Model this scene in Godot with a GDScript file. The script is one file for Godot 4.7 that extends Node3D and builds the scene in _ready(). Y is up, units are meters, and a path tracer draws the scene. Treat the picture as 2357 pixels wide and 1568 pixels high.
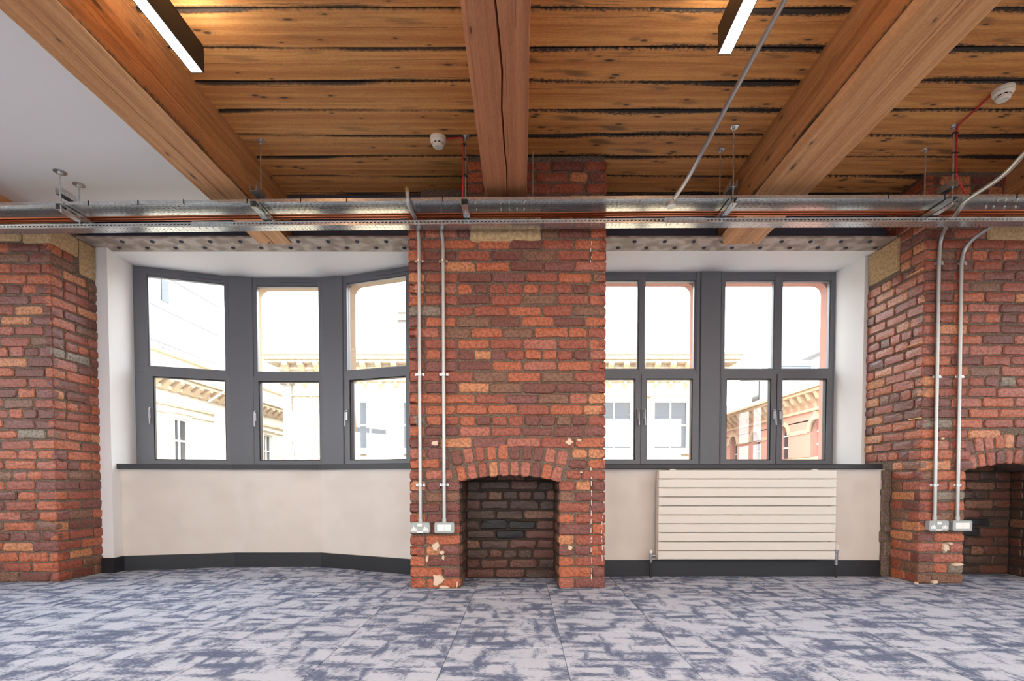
extends Node3D
# Brick mill office: canted bay window, chimney breasts, timber ceiling. Units metres, camera looks along -z, d = -z.

const F := 1210.0                      # focal length in pixels of the 2357 x 1568 frame
const PPX := 1200.0                    # principal point
const PPY := 1144.0
const CAM_Y := 0.741
const PITCH := 1.7
const TOP := 2.93                      # underside of the ceiling boards
const PLASTER := 2.70                  # underside of the plastered ceiling
const BEAM := 2.59                     # underside of the timber beams
const SOFFIT := 2.60                   # underside of the girders and of the window soffits
const SILL := 0.885

var rng := RandomNumberGenerator.new()
var names := {}
var M := {}
var stretchers := []
var headers := []
var unit_box: BoxMesh


# ---------------------------------------------------------------- helpers: naming and nodes
func numbered(called: String) -> String:
	if not names.has(called):
		names[called] = 0
		return called
	names[called] += 1
	return "%s_%03d" % [called, names[called]]


func thing(called: String, label: String, category: String, at := Vector3.ZERO, group := "") -> Node3D:
	var o := Node3D.new()
	o.name = numbered(called)
	add_child(o)
	o.position = at
	o.set_meta("label", label)
	o.set_meta("category", category)
	if group != "":
		o.set_meta("group", group)
	return o


func structure(called: String, label: String, at := Vector3.ZERO) -> Node3D:
	var o := Node3D.new()
	o.name = called
	add_child(o)
	o.position = at
	o.set_meta("kind", "structure")
	o.set_meta("label", label)
	return o


func put(mesh: Mesh, called: String, m: Material, parent: Node3D, t := Transform3D()) -> MeshInstance3D:
	var o := MeshInstance3D.new()
	o.mesh = mesh
	o.name = called
	o.material_override = m
	parent.add_child(o, true)
	o.transform = t
	return o


func part(st: SurfaceTool, called: String, m: Material, parent: Node3D, t := Transform3D()) -> MeshInstance3D:
	return put(st.commit(), called, m, parent, t)


func begin() -> SurfaceTool:
	var st := SurfaceTool.new()
	st.begin(Mesh.PRIMITIVE_TRIANGLES)
	return st


# ---------------------------------------------------------------- helpers: shapes
func tri(st: SurfaceTool, a: Vector3, b: Vector3, c: Vector3, n: Vector3, uvs := []) -> void:
	var p := [a, c, b]
	var k := [0, 2, 1]
	for i in 3:
		st.set_normal(n)
		if uvs.size():
			st.set_uv(uvs[k[i]])
		st.add_vertex(p[i])


# a flat convex polygon whose front looks away from the point «inside»
func poly(st: SurfaceTool, pts: Array, inside: Vector3, uvs := []) -> void:
	var q := pts.duplicate()
	var w := uvs.duplicate()
	var n: Vector3 = (q[1] - q[0]).cross(q[2] - q[0])
	if n.length() < 1e-12 and q.size() > 3:
		n = (q[2] - q[0]).cross(q[3] - q[0])
	var mid := Vector3.ZERO
	for p in q:
		mid += p
	mid /= q.size()
	if n.dot(mid - inside) < 0.0:
		q.reverse()
		w.reverse()
		n = -n
	n = n.normalized()
	for i in range(1, q.size() - 1):
		tri(st, q[0], q[i], q[i + 1], n, [w[0], w[i], w[i + 1]] if w.size() else [])


func box(st: SurfaceTool, lo: Vector3, hi: Vector3, b := 0.0) -> void:
	var c := (lo + hi) * 0.5
	var h := (hi - lo) * 0.5
	b = minf(b, minf(h.x, minf(h.y, h.z)) * 0.9)
	var ax := [Vector3.RIGHT, Vector3.UP, Vector3.BACK]
	for i in 3:
		var u: Vector3 = ax[(i + 1) % 3]
		var v: Vector3 = ax[(i + 2) % 3]
		for s in [-1.0, 1.0]:
			var o: Vector3 = c + ax[i] * h[i] * s
			var du: Vector3 = u * (h[(i + 1) % 3] - b)
			var dv: Vector3 = v * (h[(i + 2) % 3] - b)
			poly(st, [o - du - dv, o + du - dv, o + du + dv, o - du + dv], c)
	if b <= 0.0:
		return
	for i in 3:
		var j := (i + 1) % 3
		var k := (i + 2) % 3
		for sj in [-1.0, 1.0]:
			for sk in [-1.0, 1.0]:
				var dl: Vector3 = ax[i] * (h[i] - b)
				var p1: Vector3 = c + ax[j] * h[j] * sj + ax[k] * (h[k] - b) * sk
				var p2: Vector3 = c + ax[j] * (h[j] - b) * sj + ax[k] * h[k] * sk
				poly(st, [p1 - dl, p1 + dl, p2 + dl, p2 - dl], c)
	for sx in [-1.0, 1.0]:
		for sy in [-1.0, 1.0]:
			for sz in [-1.0, 1.0]:
				var p := Vector3(h.x * sx, h.y * sy, h.z * sz)
				poly(st, [c + p - Vector3(0, b * sy, b * sz), c + p - Vector3(b * sx, 0, b * sz), c + p - Vector3(b * sx, b * sy, 0)], c)


func box_part(lo: Vector3, hi: Vector3, b: float, called: String, m: Material, parent: Node3D, t := Transform3D()) -> MeshInstance3D:
	var st := begin()
	box(st, lo, hi, b)
	return part(st, called, m, parent, t)


# an upright prism over a plan polygon of (x, z) points
func prism(st: SurfaceTool, plan: Array, y0: float, y1: float) -> void:
	var area := 0.0
	for i in plan.size():
		var a: Vector2 = plan[i]
		var b: Vector2 = plan[(i + 1) % plan.size()]
		area += a.x * b.y - b.x * a.y
	var q := plan.duplicate()
	if area < 0.0:
		q.reverse()                    # now turning from +x to +z
	for i in q.size():
		var a: Vector2 = q[i]
		var b: Vector2 = q[(i + 1) % q.size()]
		var e := b - a
		var n := Vector3(e.y, 0, -e.x).normalized()
		var p := [Vector3(a.x, y0, a.y), Vector3(a.x, y1, a.y), Vector3(b.x, y1, b.y), Vector3(b.x, y0, b.y)]
		if (p[1] - p[0]).cross(p[2] - p[0]).dot(n) < 0.0:
			p.reverse()
		tri(st, p[0], p[1], p[2], n)
		tri(st, p[0], p[2], p[3], n)
	var index := Geometry2D.triangulate_polygon(PackedVector2Array(q))
	for i in range(0, index.size(), 3):
		var a: Vector2 = q[index[i]]
		var b: Vector2 = q[index[i + 1]]
		var c: Vector2 = q[index[i + 2]]
		for level in [[y1, Vector3.UP], [y0, Vector3.DOWN]]:
			var p := [Vector3(a.x, level[0], a.y), Vector3(b.x, level[0], b.y), Vector3(c.x, level[0], c.y)]
			if (p[1] - p[0]).cross(p[2] - p[0]).dot(level[1]) < 0.0:
				p.reverse()
			tri(st, p[0], p[1], p[2], level[1])


# a round bar along a path
func tube(st: SurfaceTool, path: Array, r: float, sides := 10, caps := true) -> void:
	var rings := []
	var up := Vector3(0.013, 0.9, 0.43)
	for i in path.size():
		var f: Vector3 = ((path[mini(i + 1, path.size() - 1)] as Vector3) - (path[maxi(i - 1, 0)] as Vector3)).normalized()
		var a := f.cross(up)
		if a.length() < 0.05:
			a = f.cross(Vector3.RIGHT)
		a = a.normalized()
		var b := f.cross(a).normalized()
		up = b if i == 0 else (b if b.dot(up) > 0 else -b)
		b = up
		a = b.cross(f).normalized()
		var ring := []
		for k in sides:
			var t := TAU * k / sides
			ring.append(a * cos(t) + b * sin(t))
		rings.append(ring)
	for i in path.size() - 1:
		for k in sides:
			var k2 := (k + 1) % sides
			var v := [path[i] + rings[i][k] * r, path[i] + rings[i][k2] * r, path[i + 1] + rings[i + 1][k2] * r, path[i + 1] + rings[i + 1][k] * r]
			var n := [rings[i][k], rings[i][k2], rings[i + 1][k2], rings[i + 1][k]]
			var flip: bool = (v[1] - v[0]).cross(v[2] - v[0]).dot(n[0]) > 0.0
			for t in [[0, 1, 2], [0, 2, 3]]:
				var o: Array = [t[0], t[2], t[1]] if flip else t
				for j in o:
					st.set_normal(n[j])
					st.add_vertex(v[j])
	if caps:
		for e in [0, path.size() - 1]:
			var p := []
			for k in sides:
				p.append(path[e] + rings[e][k] * r)
			poly(st, p, path[1] if e == 0 else path[e - 1])


# path with rounded corners
func bend(pts: Array, radius: float, n := 6) -> Array:
	var out := [pts[0]]
	for i in range(1, pts.size() - 1):
		var p: Vector3 = pts[i]
		var a: Vector3 = pts[i - 1] - p
		var b: Vector3 = pts[i + 1] - p
		var r := minf(radius, minf(a.length(), b.length()) * 0.48)
		var s := p + a.normalized() * r
		var e := p + b.normalized() * r
		for k in n + 1:
			var t := float(k) / n
			out.append(s.lerp(p, t).lerp(p.lerp(e, t), t))
	out.append(pts[-1])
	return out


# turned shape about the axis «dir»: profile of (radius, height)
func lathe(st: SurfaceTool, base: Vector3, dir: Vector3, profile: Array, sides := 24) -> void:
	var f := dir.normalized()
	var a := f.cross(Vector3.RIGHT if absf(f.x) < 0.8 else Vector3.UP).normalized()
	var b := f.cross(a)
	for i in profile.size() - 1:
		var p: Vector2 = profile[i]
		var q: Vector2 = profile[i + 1]
		var slope := Vector2(q.y - p.y, p.x - q.x).normalized()
		for k in sides:
			var v := []
			var n := []
			for c in [[p, k], [p, k + 1], [q, k + 1], [q, k]]:
				var t: float = TAU * c[1] / sides
				var rad := a * cos(t) + b * sin(t)
				v.append(base + rad * c[0].x + f * c[0].y)
				n.append((rad * slope.x + f * slope.y).normalized())
			var g: Vector3 = (v[2] - v[0]).cross(v[3] - v[1])
			var flip: bool = g.dot(n[0] + n[2]) > 0.0
			for t in [[0, 1, 2], [0, 2, 3]]:
				for j in ([t[0], t[2], t[1]] if flip else t):
					st.set_normal(n[j])
					st.add_vertex(v[j])


# a flat plate in x and y, from z0 to z1, with a hole; both outlines hold the same number of points
func ring_plate(st: SurfaceTool, outer: Array, inner: Array, z0: float, z1: float) -> void:
	var n := outer.size()
	for i in n:
		var j := (i + 1) % n
		var o0: Vector2 = outer[i]
		var o1: Vector2 = outer[j]
		var i0: Vector2 = inner[i]
		var i1: Vector2 = inner[j]
		var mid := Vector3((o0.x + i1.x) * 0.5, (o0.y + i1.y) * 0.5, (z0 + z1) * 0.5)
		for z in [z0, z1]:
			poly(st, [Vector3(o0.x, o0.y, z), Vector3(o1.x, o1.y, z), Vector3(i1.x, i1.y, z), Vector3(i0.x, i0.y, z)], mid)
		poly(st, [Vector3(o0.x, o0.y, z0), Vector3(o1.x, o1.y, z0), Vector3(o1.x, o1.y, z1), Vector3(o0.x, o0.y, z1)], mid)
		poly(st, [Vector3(i0.x, i0.y, z0), Vector3(i1.x, i1.y, z0), Vector3(i1.x, i1.y, z1), Vector3(i0.x, i0.y, z1)], mid)


func round_rect(lo: Vector2, hi: Vector2, r: float, top_only := false, n := 5) -> Array:
	var out := []
	var c := [Vector2(hi.x - r, hi.y - r), Vector2(lo.x + r, hi.y - r), Vector2(lo.x + r, lo.y + r), Vector2(hi.x - r, lo.y + r)]
	for q in 4:
		for k in n + 1:
			var t := PI * 0.5 * (q + float(k) / n)
			if top_only and q > 1:
				out.append(Vector2(lo.x if q == 2 else hi.x, lo.y))
			else:
				out.append(c[q] + Vector2(cos(t), sin(t)) * r)
	return out


func rect_like(lo: Vector2, hi: Vector2, n := 5) -> Array:
	var out := []
	for q in 4:
		for k in n + 1:
			out.append([Vector2(hi.x, hi.y), Vector2(lo.x, hi.y), Vector2(lo.x, lo.y), Vector2(hi.x, lo.y)][q])
	return out


# a point seen at pixel (px, py) of the photograph on the plane z = -d
func spot(px: float, py: float, d: float) -> Vector3:
	var p := deg_to_rad(PITCH)
	var x := (px - PPX) / F
	var y := (PPY - py) / F
	var v := Vector3(x, y * cos(p) - sin(p), -(y * sin(p) + cos(p)))
	return Vector3(0, CAM_Y, 0) + v * (d / -v.z)


# ---------------------------------------------------------------- helpers: materials
func mat(called: String, c: Color, rough := 0.8, metal := 0.0) -> StandardMaterial3D:
	var m := StandardMaterial3D.new()
	m.resource_name = called
	m.albedo_color = c
	m.roughness = rough
	m.metallic = metal
	M[called] = m
	return m


func rgb(r: float, g: float, b: float) -> Color:
	return Color(r / 255.0, g / 255.0, b / 255.0)


func world_map(m: StandardMaterial3D, scale: float) -> void:
	m.uv1_triplanar = true
	m.uv1_world_triplanar = true
	m.uv1_scale = Vector3.ONE * scale


func noise_bytes(w: int, h: int, freq: float, octaves: int, seed_: int, kind := FastNoiseLite.TYPE_SIMPLEX_SMOOTH) -> Image:
	var n := FastNoiseLite.new()
	n.noise_type = kind
	n.seed = seed_
	n.frequency = freq
	n.fractal_type = FastNoiseLite.FRACTAL_FBM if octaves > 1 else FastNoiseLite.FRACTAL_NONE
	n.fractal_octaves = octaves
	var im := n.get_seamless_image(w, h)
	im.convert(Image.FORMAT_L8)
	return im


# a small noise picture stretched to w x h: streaks
func streaks(w: int, h: int, w0: int, h0: int, freq: float, seed_: int, octaves := 3) -> PackedByteArray:
	var im := noise_bytes(w0, h0, freq, octaves, seed_)
	im.resize(w, h, Image.INTERPOLATE_CUBIC)
	return im.get_data()


func sm(a: float, b: float, x: float) -> float:
	var t := clampf((x - a) / (b - a), 0.0, 1.0)
	return t * t * (3.0 - 2.0 * t)


# two-tone mottling, tiling
func mottle(size: int, freq: float, octaves: int, seed_: int, dark: Color, light: Color, a := 0.25, b := 0.75) -> ImageTexture:
	var d := noise_bytes(size, size, freq, octaves, seed_).get_data()
	var out := PackedByteArray()
	out.resize(size * size * 3)
	for i in size * size:
		var c := dark.lerp(light, sm(a, b, d[i] / 255.0))
		out[i * 3] = int(c.r * 255)
		out[i * 3 + 1] = int(c.g * 255)
		out[i * 3 + 2] = int(c.b * 255)
	return ImageTexture.create_from_image(Image.create_from_data(size, size, false, Image.FORMAT_RGB8, out))


func wood(w: int, h: int, seed_: int, pale: Color, deep: Color, black: Color, stain: float, knots: int, splits: int) -> ImageTexture:
	var g1 := streaks(w, h, 24, h, 0.02, seed_)
	var g2 := streaks(w, h, 96, h, 0.09, seed_ + 1)
	var blot := streaks(w, h, 96, 48, 0.03, seed_ + 2)
	var edge := streaks(w, h, 64, 24, 0.03, seed_ + 3)
	var fine := streaks(w, h, w, h, 0.08, seed_ + 4, 2)
	var r := RandomNumberGenerator.new()
	r.seed = seed_
	var spots := []
	for i in knots:
		spots.append([r.randf() * w, h * r.randf_range(0.1, 0.9), r.randf_range(4.0, 13.0), r.randf_range(1.2, 2.2)])
	var line := PackedFloat32Array()
	line.resize(w * h)
	for i in splits:
		var x := r.randf() * w
		var y := r.randf_range(0.12, 0.88) * h
		var dy := r.randf_range(-0.03, 0.03)
		for k in int(r.randf_range(0.1, 0.4) * w):
			y += dy + r.randf_range(-0.25, 0.25)
			var yy := clampi(int(y), 1, h - 2)
			line[yy * w + (int(x) + k) % w] = 1.0
			line[(yy + 1) * w + (int(x) + k) % w] = 0.5
	var marks := PackedFloat32Array()
	marks.resize(w * h)
	for k in spots:
		var rx := int(k[2] * k[3] * 2.0)
		var ry := int(k[2] * 2.0)
		for yy in range(maxi(0, int(k[1]) - ry), mini(h, int(k[1]) + ry)):
			for xx in range(int(k[0]) - rx, int(k[0]) + rx):
				var dd: float = Vector2((xx - k[0]) / k[3], yy - k[1]).length() / k[2]
				if dd < 2.0:
					var v := 0.7 * (1.0 - sm(0.2, 1.0, dd))
					if dd > 0.8:
						v = maxf(v, 0.16 * (1.0 - sm(1.0, 2.0, dd)) * (0.6 + 0.4 * sin(dd * 12.0)))
					var at := yy * w + posmod(xx, w)
					marks[at] = maxf(marks[at], v)
	var out := PackedByteArray()
	out.resize(w * h * 3)
	for y in h:
		var v := (y + 0.5) / h
		var near := minf(v, 1.0 - v)
		for x in w:
			var i := y * w + x
			var t: float = 0.5 * g1[i] / 255.0 + 0.28 * g2[i] / 255.0 + 0.22 * fine[i] / 255.0
			var c := deep.lerp(pale, sm(0.2, 0.8, t))
			var dirt := 0.0
			if stain > 0.0:
				var reach: float = stain * (0.03 + 0.26 * maxf(0.0, edge[i] / 255.0 - 0.40) + 0.10 * (fine[i] / 255.0 - 0.5))
				dirt = sm(-0.05, 0.05, reach - near) * 0.92
				dirt = maxf(dirt, stain * 0.4 * sm(0.72, 0.95, blot[i] / 255.0))
			dirt = maxf(dirt, maxf(marks[i], line[i] * 0.6))
			c = c.lerp(black, clampf(dirt, 0.0, 1.0))
			out[i * 3] = int(c.r * 255)
			out[i * 3 + 1] = int(c.g * 255)
			out[i * 3 + 2] = int(c.b * 255)
	return ImageTexture.create_from_image(Image.create_from_data(w, h, false, Image.FORMAT_RGB8, out))


func carpet(size: int, seed_: int) -> ImageTexture:
	var across := streaks(size, size, 110, size, 0.42, seed_, 2)
	var along := streaks(size, size, size, 110, 0.42, seed_ + 1, 2)
	var bh := streaks(size, size, 80, 240, 0.040, seed_ + 2, 4)
	var bv := streaks(size, size, 240, 80, 0.040, seed_ + 3, 4)
	var wide := streaks(size, size, 64, 64, 0.03, seed_ + 4, 2)
	var pile := streaks(size, size, size, size, 0.35, seed_ + 5, 1)
	var light := rgb(186, 192, 205)
	var dark := rgb(80, 90, 116)
	var out := PackedByteArray()
	out.resize(size * size * 3)
	for i in size * size:
		var h := across[i] / 255.0
		var v := along[i] / 255.0
		var w := wide[i] / 255.0
		var a := sm(0.50, 0.66, bh[i] / 255.0 * 0.50 + h * 0.34 + w * 0.18)
		var b := sm(0.53, 0.69, bv[i] / 255.0 * 0.50 + v * 0.18 + h * 0.16 + w * 0.18)
		var t := maxf(a, b) * (0.62 + 0.4 * h) + 0.12 * sm(0.5, 0.8, h)
		t = clampf(t + (pile[i] / 255.0 - 0.5) * 0.35, 0.0, 1.0)
		var c := light.lerp(dark, t)
		out[i * 3] = int(c.r * 255)
		out[i * 3 + 1] = int(c.g * 255)
		out[i * 3 + 2] = int(c.b * 255)
	return ImageTexture.create_from_image(Image.create_from_data(size, size, false, Image.FORMAT_RGB8, out))


func make_materials() -> void:
	# masonry
	var pits := mottle(512, 0.022, 6, 11, Color(0.76, 0.73, 0.71), Color(1, 1, 1), 0.2, 0.66)
	var rough := mottle(512, 0.07, 5, 12, Color(0, 0, 0), Color(1, 1, 1), 0.1, 0.9)
	var tones := {
		"brick_orange": rgb(184, 101, 66), "brick_red": rgb(158, 83, 61), "brick_dark": rgb(122, 68, 56), "brick_pale": rgb(202, 134, 91),
		"brick_plum": rgb(132, 78, 69), "brick_brown": rgb(134, 93, 71), "brick_grey": rgb(140, 125, 108), "brick_rose": rgb(176, 104, 83),
		"soot_black": rgb(30, 27, 26), "soot_brown": rgb(86, 62, 50), "soot_red": rgb(108, 66, 52),
	}
	for k in tones:
		var m := mat(k, tones[k], 0.46)
		m.albedo_texture = pits
		world_map(m, 3.3)
		m.heightmap_enabled = true
		m.heightmap_texture = rough
		m.heightmap_scale = 0.10
		m.metallic_specular = 0.5
	var mortar := mat("mortar", rgb(134, 116, 102), 0.95)
	mortar.albedo_texture = mottle(512, 0.05, 5, 13, Color(0.7, 0.67, 0.65), Color(1, 1, 1), 0.2, 0.8)
	world_map(mortar, 3.0)
	mortar.heightmap_enabled = true
	mortar.heightmap_texture = rough
	mortar.heightmap_scale = 0.25
	var sooty := mat("sooty_mortar", rgb(72, 62, 55), 0.95)
	sooty.albedo_texture = mortar.albedo_texture
	world_map(sooty, 3.0)
	var stone := mat("sandstone", rgb(200, 172, 130), 0.9)
	stone.albedo_texture = mottle(256, 0.04, 5, 14, Color(0.88, 0.86, 0.83), Color(1, 1, 1))
	world_map(stone, 3.0)
	stone.heightmap_enabled = true
	stone.heightmap_texture = rough
	stone.heightmap_scale = 0.2
	# plaster and paint
	var plaster := mat("plaster", rgb(220, 210, 200), 0.85)
	plaster.albedo_texture = mottle(256, 0.01, 3, 15, Color(0.965, 0.962, 0.958), Color(1, 1, 1))
	world_map(plaster, 0.6)
	mat("white_paint", rgb(236, 234, 232), 0.7)
	mat("old_plaster", rgb(214, 190, 164), 0.9)
	mat("black_board", rgb(34, 34, 38), 0.45)
	var frame := mat("window_frame", rgb(106, 108, 114), 0.42)
	frame.metallic_specular = 0.5
	mat("gasket", rgb(16, 16, 18), 0.6)
	mat("handle_silver", rgb(158, 160, 164), 0.3, 0.7)
	var glass := mat("glass", Color(1, 1, 1, 0.04), 0.0)
	glass.transparency = BaseMaterial3D.TRANSPARENCY_ALPHA
	# timber
	var t1 := wood(1024, 192, 21, rgb(222, 162, 94), rgb(188, 122, 64), rgb(38, 28, 22), 0.5, 10, 4)
	var t2 := wood(1024, 192, 31, rgb(216, 154, 86), rgb(178, 114, 58), rgb(32, 24, 20), 1.0, 10, 3)
	for k in [["board_clean", t1], ["board_stained", t2]]:
		var m := mat(k[0], Color.WHITE, 0.7)
		m.albedo_texture = k[1]
	var t3 := wood(1024, 256, 41, rgb(214, 160, 108), rgb(184, 126, 78), rgb(52, 38, 30), 0.0, 8, 6)
	var t4 := wood(1024, 256, 51, rgb(190, 128, 88), rgb(162, 102, 66), rgb(50, 34, 28), 0.0, 4, 4)
	var t5 := wood(1024, 256, 61, rgb(200, 144, 92), rgb(160, 106, 62), rgb(42, 32, 28), 0.7, 8, 6)
	for k in [["beam_pale", t3], ["beam_red", t4], ["beam_stained", t5]]:
		var m := mat(k[0], Color.WHITE, 0.62)
		m.albedo_texture = k[1]
	mat("lath", rgb(222, 176, 118), 0.8)
	# metals
	var galv := mat("galvanised", rgb(216, 218, 217), 0.22, 0.8)
	galv.albedo_texture = mottle(256, 0.06, 4, 16, Color(0.88, 0.89, 0.89), Color(1, 1, 1))
	world_map(galv, 3.0)
	mat("conduit", rgb(182, 182, 178), 0.36, 0.55)
	mat("copper", rgb(196, 112, 74), 0.3, 0.95)
	mat("brass", rgb(190, 160, 92), 0.35, 0.9)
	mat("bolt", rgb(206, 206, 200), 0.3, 0.9)
	var steel := mat("girder_paint", rgb(184, 171, 161), 0.6)
	steel.albedo_texture = mottle(512, 0.012, 5, 17, Color(0.78, 0.75, 0.73), Color(1, 1, 1))
	world_map(steel, 1.0)
	mat("girder_navy", rgb(62, 66, 82), 0.5)
	mat("deck_timber", rgb(200, 144, 80), 0.85)
	mat("socket_grey", rgb(162, 167, 165), 0.45, 0.15)
	mat("socket_white", rgb(240, 236, 230), 0.35)
	mat("hole", rgb(10, 9, 9), 0.9)
	mat("radiator_paint", rgb(212, 203, 192), 0.35)
	mat("detector", rgb(228, 220, 200), 0.4)
	mat("red_cable", rgb(188, 36, 44), 0.5)
	mat("black_plastic", rgb(18, 18, 19), 0.5)
	mat("cable_grey", rgb(74, 74, 76), 0.6)
	mat("lamp_black", rgb(32, 31, 30), 0.42)
	var led := mat("led_diffuser", rgb(250, 248, 244), 0.5)
	led.emission_enabled = true
	led.emission = Color(1.0, 0.97, 0.9)
	led.emission_energy_multiplier = 2.2
	# floor
	for k in 2:
		var m := mat("carpet_%d" % k, Color.WHITE, 0.95)
		m.albedo_texture = carpet(1024, 71 + k * 9)
		m.metallic_specular = 0.2
	mat("subfloor", rgb(70, 72, 80), 0.95)
	# outdoors
	var cream := mat("cream_stone", rgb(190, 174, 148), 0.9)
	cream.albedo_texture = mottle(256, 0.03, 4, 18, Color(0.86, 0.84, 0.8), Color(1, 1, 1))
	world_map(cream, 0.4)
	mat("white_stone", rgb(196, 188, 172), 0.9)
	mat("grey_stone", rgb(112, 106, 98), 0.9)
	mat("slate", rgb(138, 144, 150), 0.7)
	mat("slate_dark", rgb(90, 102, 114), 0.6)
	mat("red_brick_front", rgb(176, 122, 104), 0.9)
	mat("buff_stone", rgb(176, 150, 118), 0.9)
	mat("dark_glass", rgb(26, 31, 36), 0.12)
	mat("asphalt", rgb(120, 120, 120), 0.95)
	mat("modern_panel", rgb(182, 190, 196), 0.6)


# ---------------------------------------------------------------- bricks
# one worn brick, its face at z = 0 and its middle at the origin
func brick_mesh(w: float, h: float, r: RandomNumberGenerator) -> ArrayMesh:
	var st := begin()
	var hx := w * 0.5
	var hy := h * 0.5
	var cut := func() -> float: return r.randf_range(0.005, 0.021)
	var ring := []
	for c in [Vector2(1, 1), Vector2(-1, 1), Vector2(-1, -1), Vector2(1, -1)]:
		var a: float = cut.call()
		var b: float = cut.call()
		var p := Vector2(c.x * hx, c.y * (hy - b))
		var q := Vector2(c.x * (hx - a), c.y * hy)
		ring.append_array([p, q] if c.x * c.y > 0 else [q, p])
		if c == Vector2(1, 1) or c == Vector2(-1, -1):
			ring.append(Vector2(r.randf_range(-0.5, 0.5) * hx, c.y * (hy - r.randf_range(-0.001, 0.005))))
	var inner := []
	var back := []
	for i in ring.size():
		var p: Vector2 = ring[i] + Vector2(r.randf_range(-0.0025, 0.0025), r.randf_range(-0.0025, 0.0025))
		var s := Vector2((hx - r.randf_range(0.004, 0.009)) / hx, (hy - r.randf_range(0.003, 0.007)) / hy)
		inner.append(Vector3(p.x * s.x, p.y * s.y, r.randf_range(-0.002, 0.002)))
		ring[i] = Vector3(p.x, p.y, r.randf_range(-0.0075, -0.004))
		back.append(Vector3(p.x, p.y, -0.045))
	var mid := Vector3(0, 0, -0.03)
	var crown := Vector3(r.randf_range(-0.2, 0.2) * w, r.randf_range(-0.2, 0.2) * h, r.randf_range(0.0, 0.003))
	var n := ring.size()
	for i in n:
		var j := (i + 1) % n
		poly(st, [crown, inner[i], inner[j]], mid)
		poly(st, [inner[i], ring[i], ring[j]], mid)
		poly(st, [inner[i], ring[j], inner[j]], mid)
		poly(st, [ring[i], back[i], back[j], ring[j]], mid)
	return st.commit()


func make_bricks() -> void:
	var r := RandomNumberGenerator.new()
	r.seed = 5
	for i in 14:
		stretchers.append(brick_mesh(0.215, 0.066, r))
	for i in 10:
		headers.append(brick_mesh(0.103, 0.066, r))


const WARM := ["brick_orange", "brick_orange", "brick_red", "brick_red", "brick_red", "brick_dark", "brick_dark", "brick_pale", "brick_plum", "brick_brown", "brick_rose", "brick_orange"]
const SOOT := ["soot_brown", "soot_brown", "soot_red", "brick_brown", "soot_brown", "soot_red"]


func lay(parent: Node3D, frame: Transform3D, x: float, y: float, w: float, tones: Array, turn := 0.0, h := 0.064) -> void:
	var is_header := w < 0.16
	var pool: Array = headers if is_header else stretchers
	var mesh: Mesh = pool[rng.randi() % pool.size()]
	var basis := Basis(Vector3.BACK, turn + rng.randf_range(-0.018, 0.018)).scaled_local(Vector3(w / (0.103 if is_header else 0.215), h / 0.064 * rng.randf_range(0.9, 1.06), 1.0))
	if rng.randf() < 0.5:
		basis = basis * Basis(Vector3.BACK, PI)
	var k: String = tones[rng.randi() % tones.size()]
	if tones == WARM and rng.randf() < 0.025:
		k = "brick_grey"
	put(mesh, "brick", M[k], parent, frame * Transform3D(basis, Vector3(x, y + rng.randf_range(-0.002, 0.002), rng.randf_range(-0.003, 0.004))))


# courses of bricks on a face: frame has x along the face, y up and z out of it; «free» gives the stretches to fill at a height
func courses(parent: Node3D, frame: Transform3D, y0: float, y1: float, free: Callable, tones: Callable, shift := 0) -> void:
	var pitch := 0.0745
	var joint := 0.0105
	var n := 0
	var y := y0 + pitch * 0.5
	while y < y1 - 0.02:
		var head := (n + shift) % 6 == 5
		for s in free.call(y):
			var x: float = s[0]
			var first := true
			while x < s[1] - 0.02:
				var w := 0.103 if head else 0.215
				if first and not head and (n + shift) % 2 == 0:
					w = 0.103
				if first and head and n % 2 == 0:
					w = 0.16
				first = false
				w *= rng.randf_range(0.92, 1.05)
				if s[1] - x - w - joint < 0.05:
					w = s[1] - x
				if w > 0.235:
					w = w * 0.5 - joint * 0.5
				lay(parent, frame, x + w * 0.5, y, w, tones.call(x + w * 0.5, y))
				x += w + joint
		y += pitch
		n += 1


func voussoirs(parent: Node3D, frame: Transform3D, cx: float, crown: float, radius: float, ring: float, n: int, half: float) -> void:
	for i in n:
		var a := lerpf(-half, half, (i + 0.5) / n)
		var r := radius + ring + 0.05
		lay(parent, frame, cx + sin(a) * r, crown - radius + cos(a) * r, 0.1, ["brick_orange", "brick_red", "brick_pale", "brick_rose", "brick_dark"], -a + PI / 2, 2.0 * half * r / n - 0.012)


func patch(parent: Node3D, at: Vector3, w: float, h: float, sd: int, m := "old_plaster") -> void:
	var r := RandomNumberGenerator.new()
	r.seed = sd
	var st := begin()
	var pts := []
	for k in 11:
		var t := TAU * k / 11.0
		var q := r.randf_range(0.55, 1.1)
		pts.append(Vector3(cos(t) * w * 0.5 * q, sin(t) * h * 0.5 * q, 0))
	for k in 11:
		var j := (k + 1) % 11
		poly(st, [Vector3(0, 0, 0.012), pts[k] * 0.8 + Vector3(0, 0, 0.011), pts[j] * 0.8 + Vector3(0, 0, 0.011)], Vector3(0, 0, -0.02))
		poly(st, [pts[k] * 0.8 + Vector3(0, 0, 0.011), pts[k] + Vector3(0, 0, -0.01), pts[j] + Vector3(0, 0, -0.01), pts[j] * 0.8 + Vector3(0, 0, 0.011)], Vector3(0, 0, -0.02))
	part(st, "plaster_patch", M[m], parent, Transform3D(Basis(), at))


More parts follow.
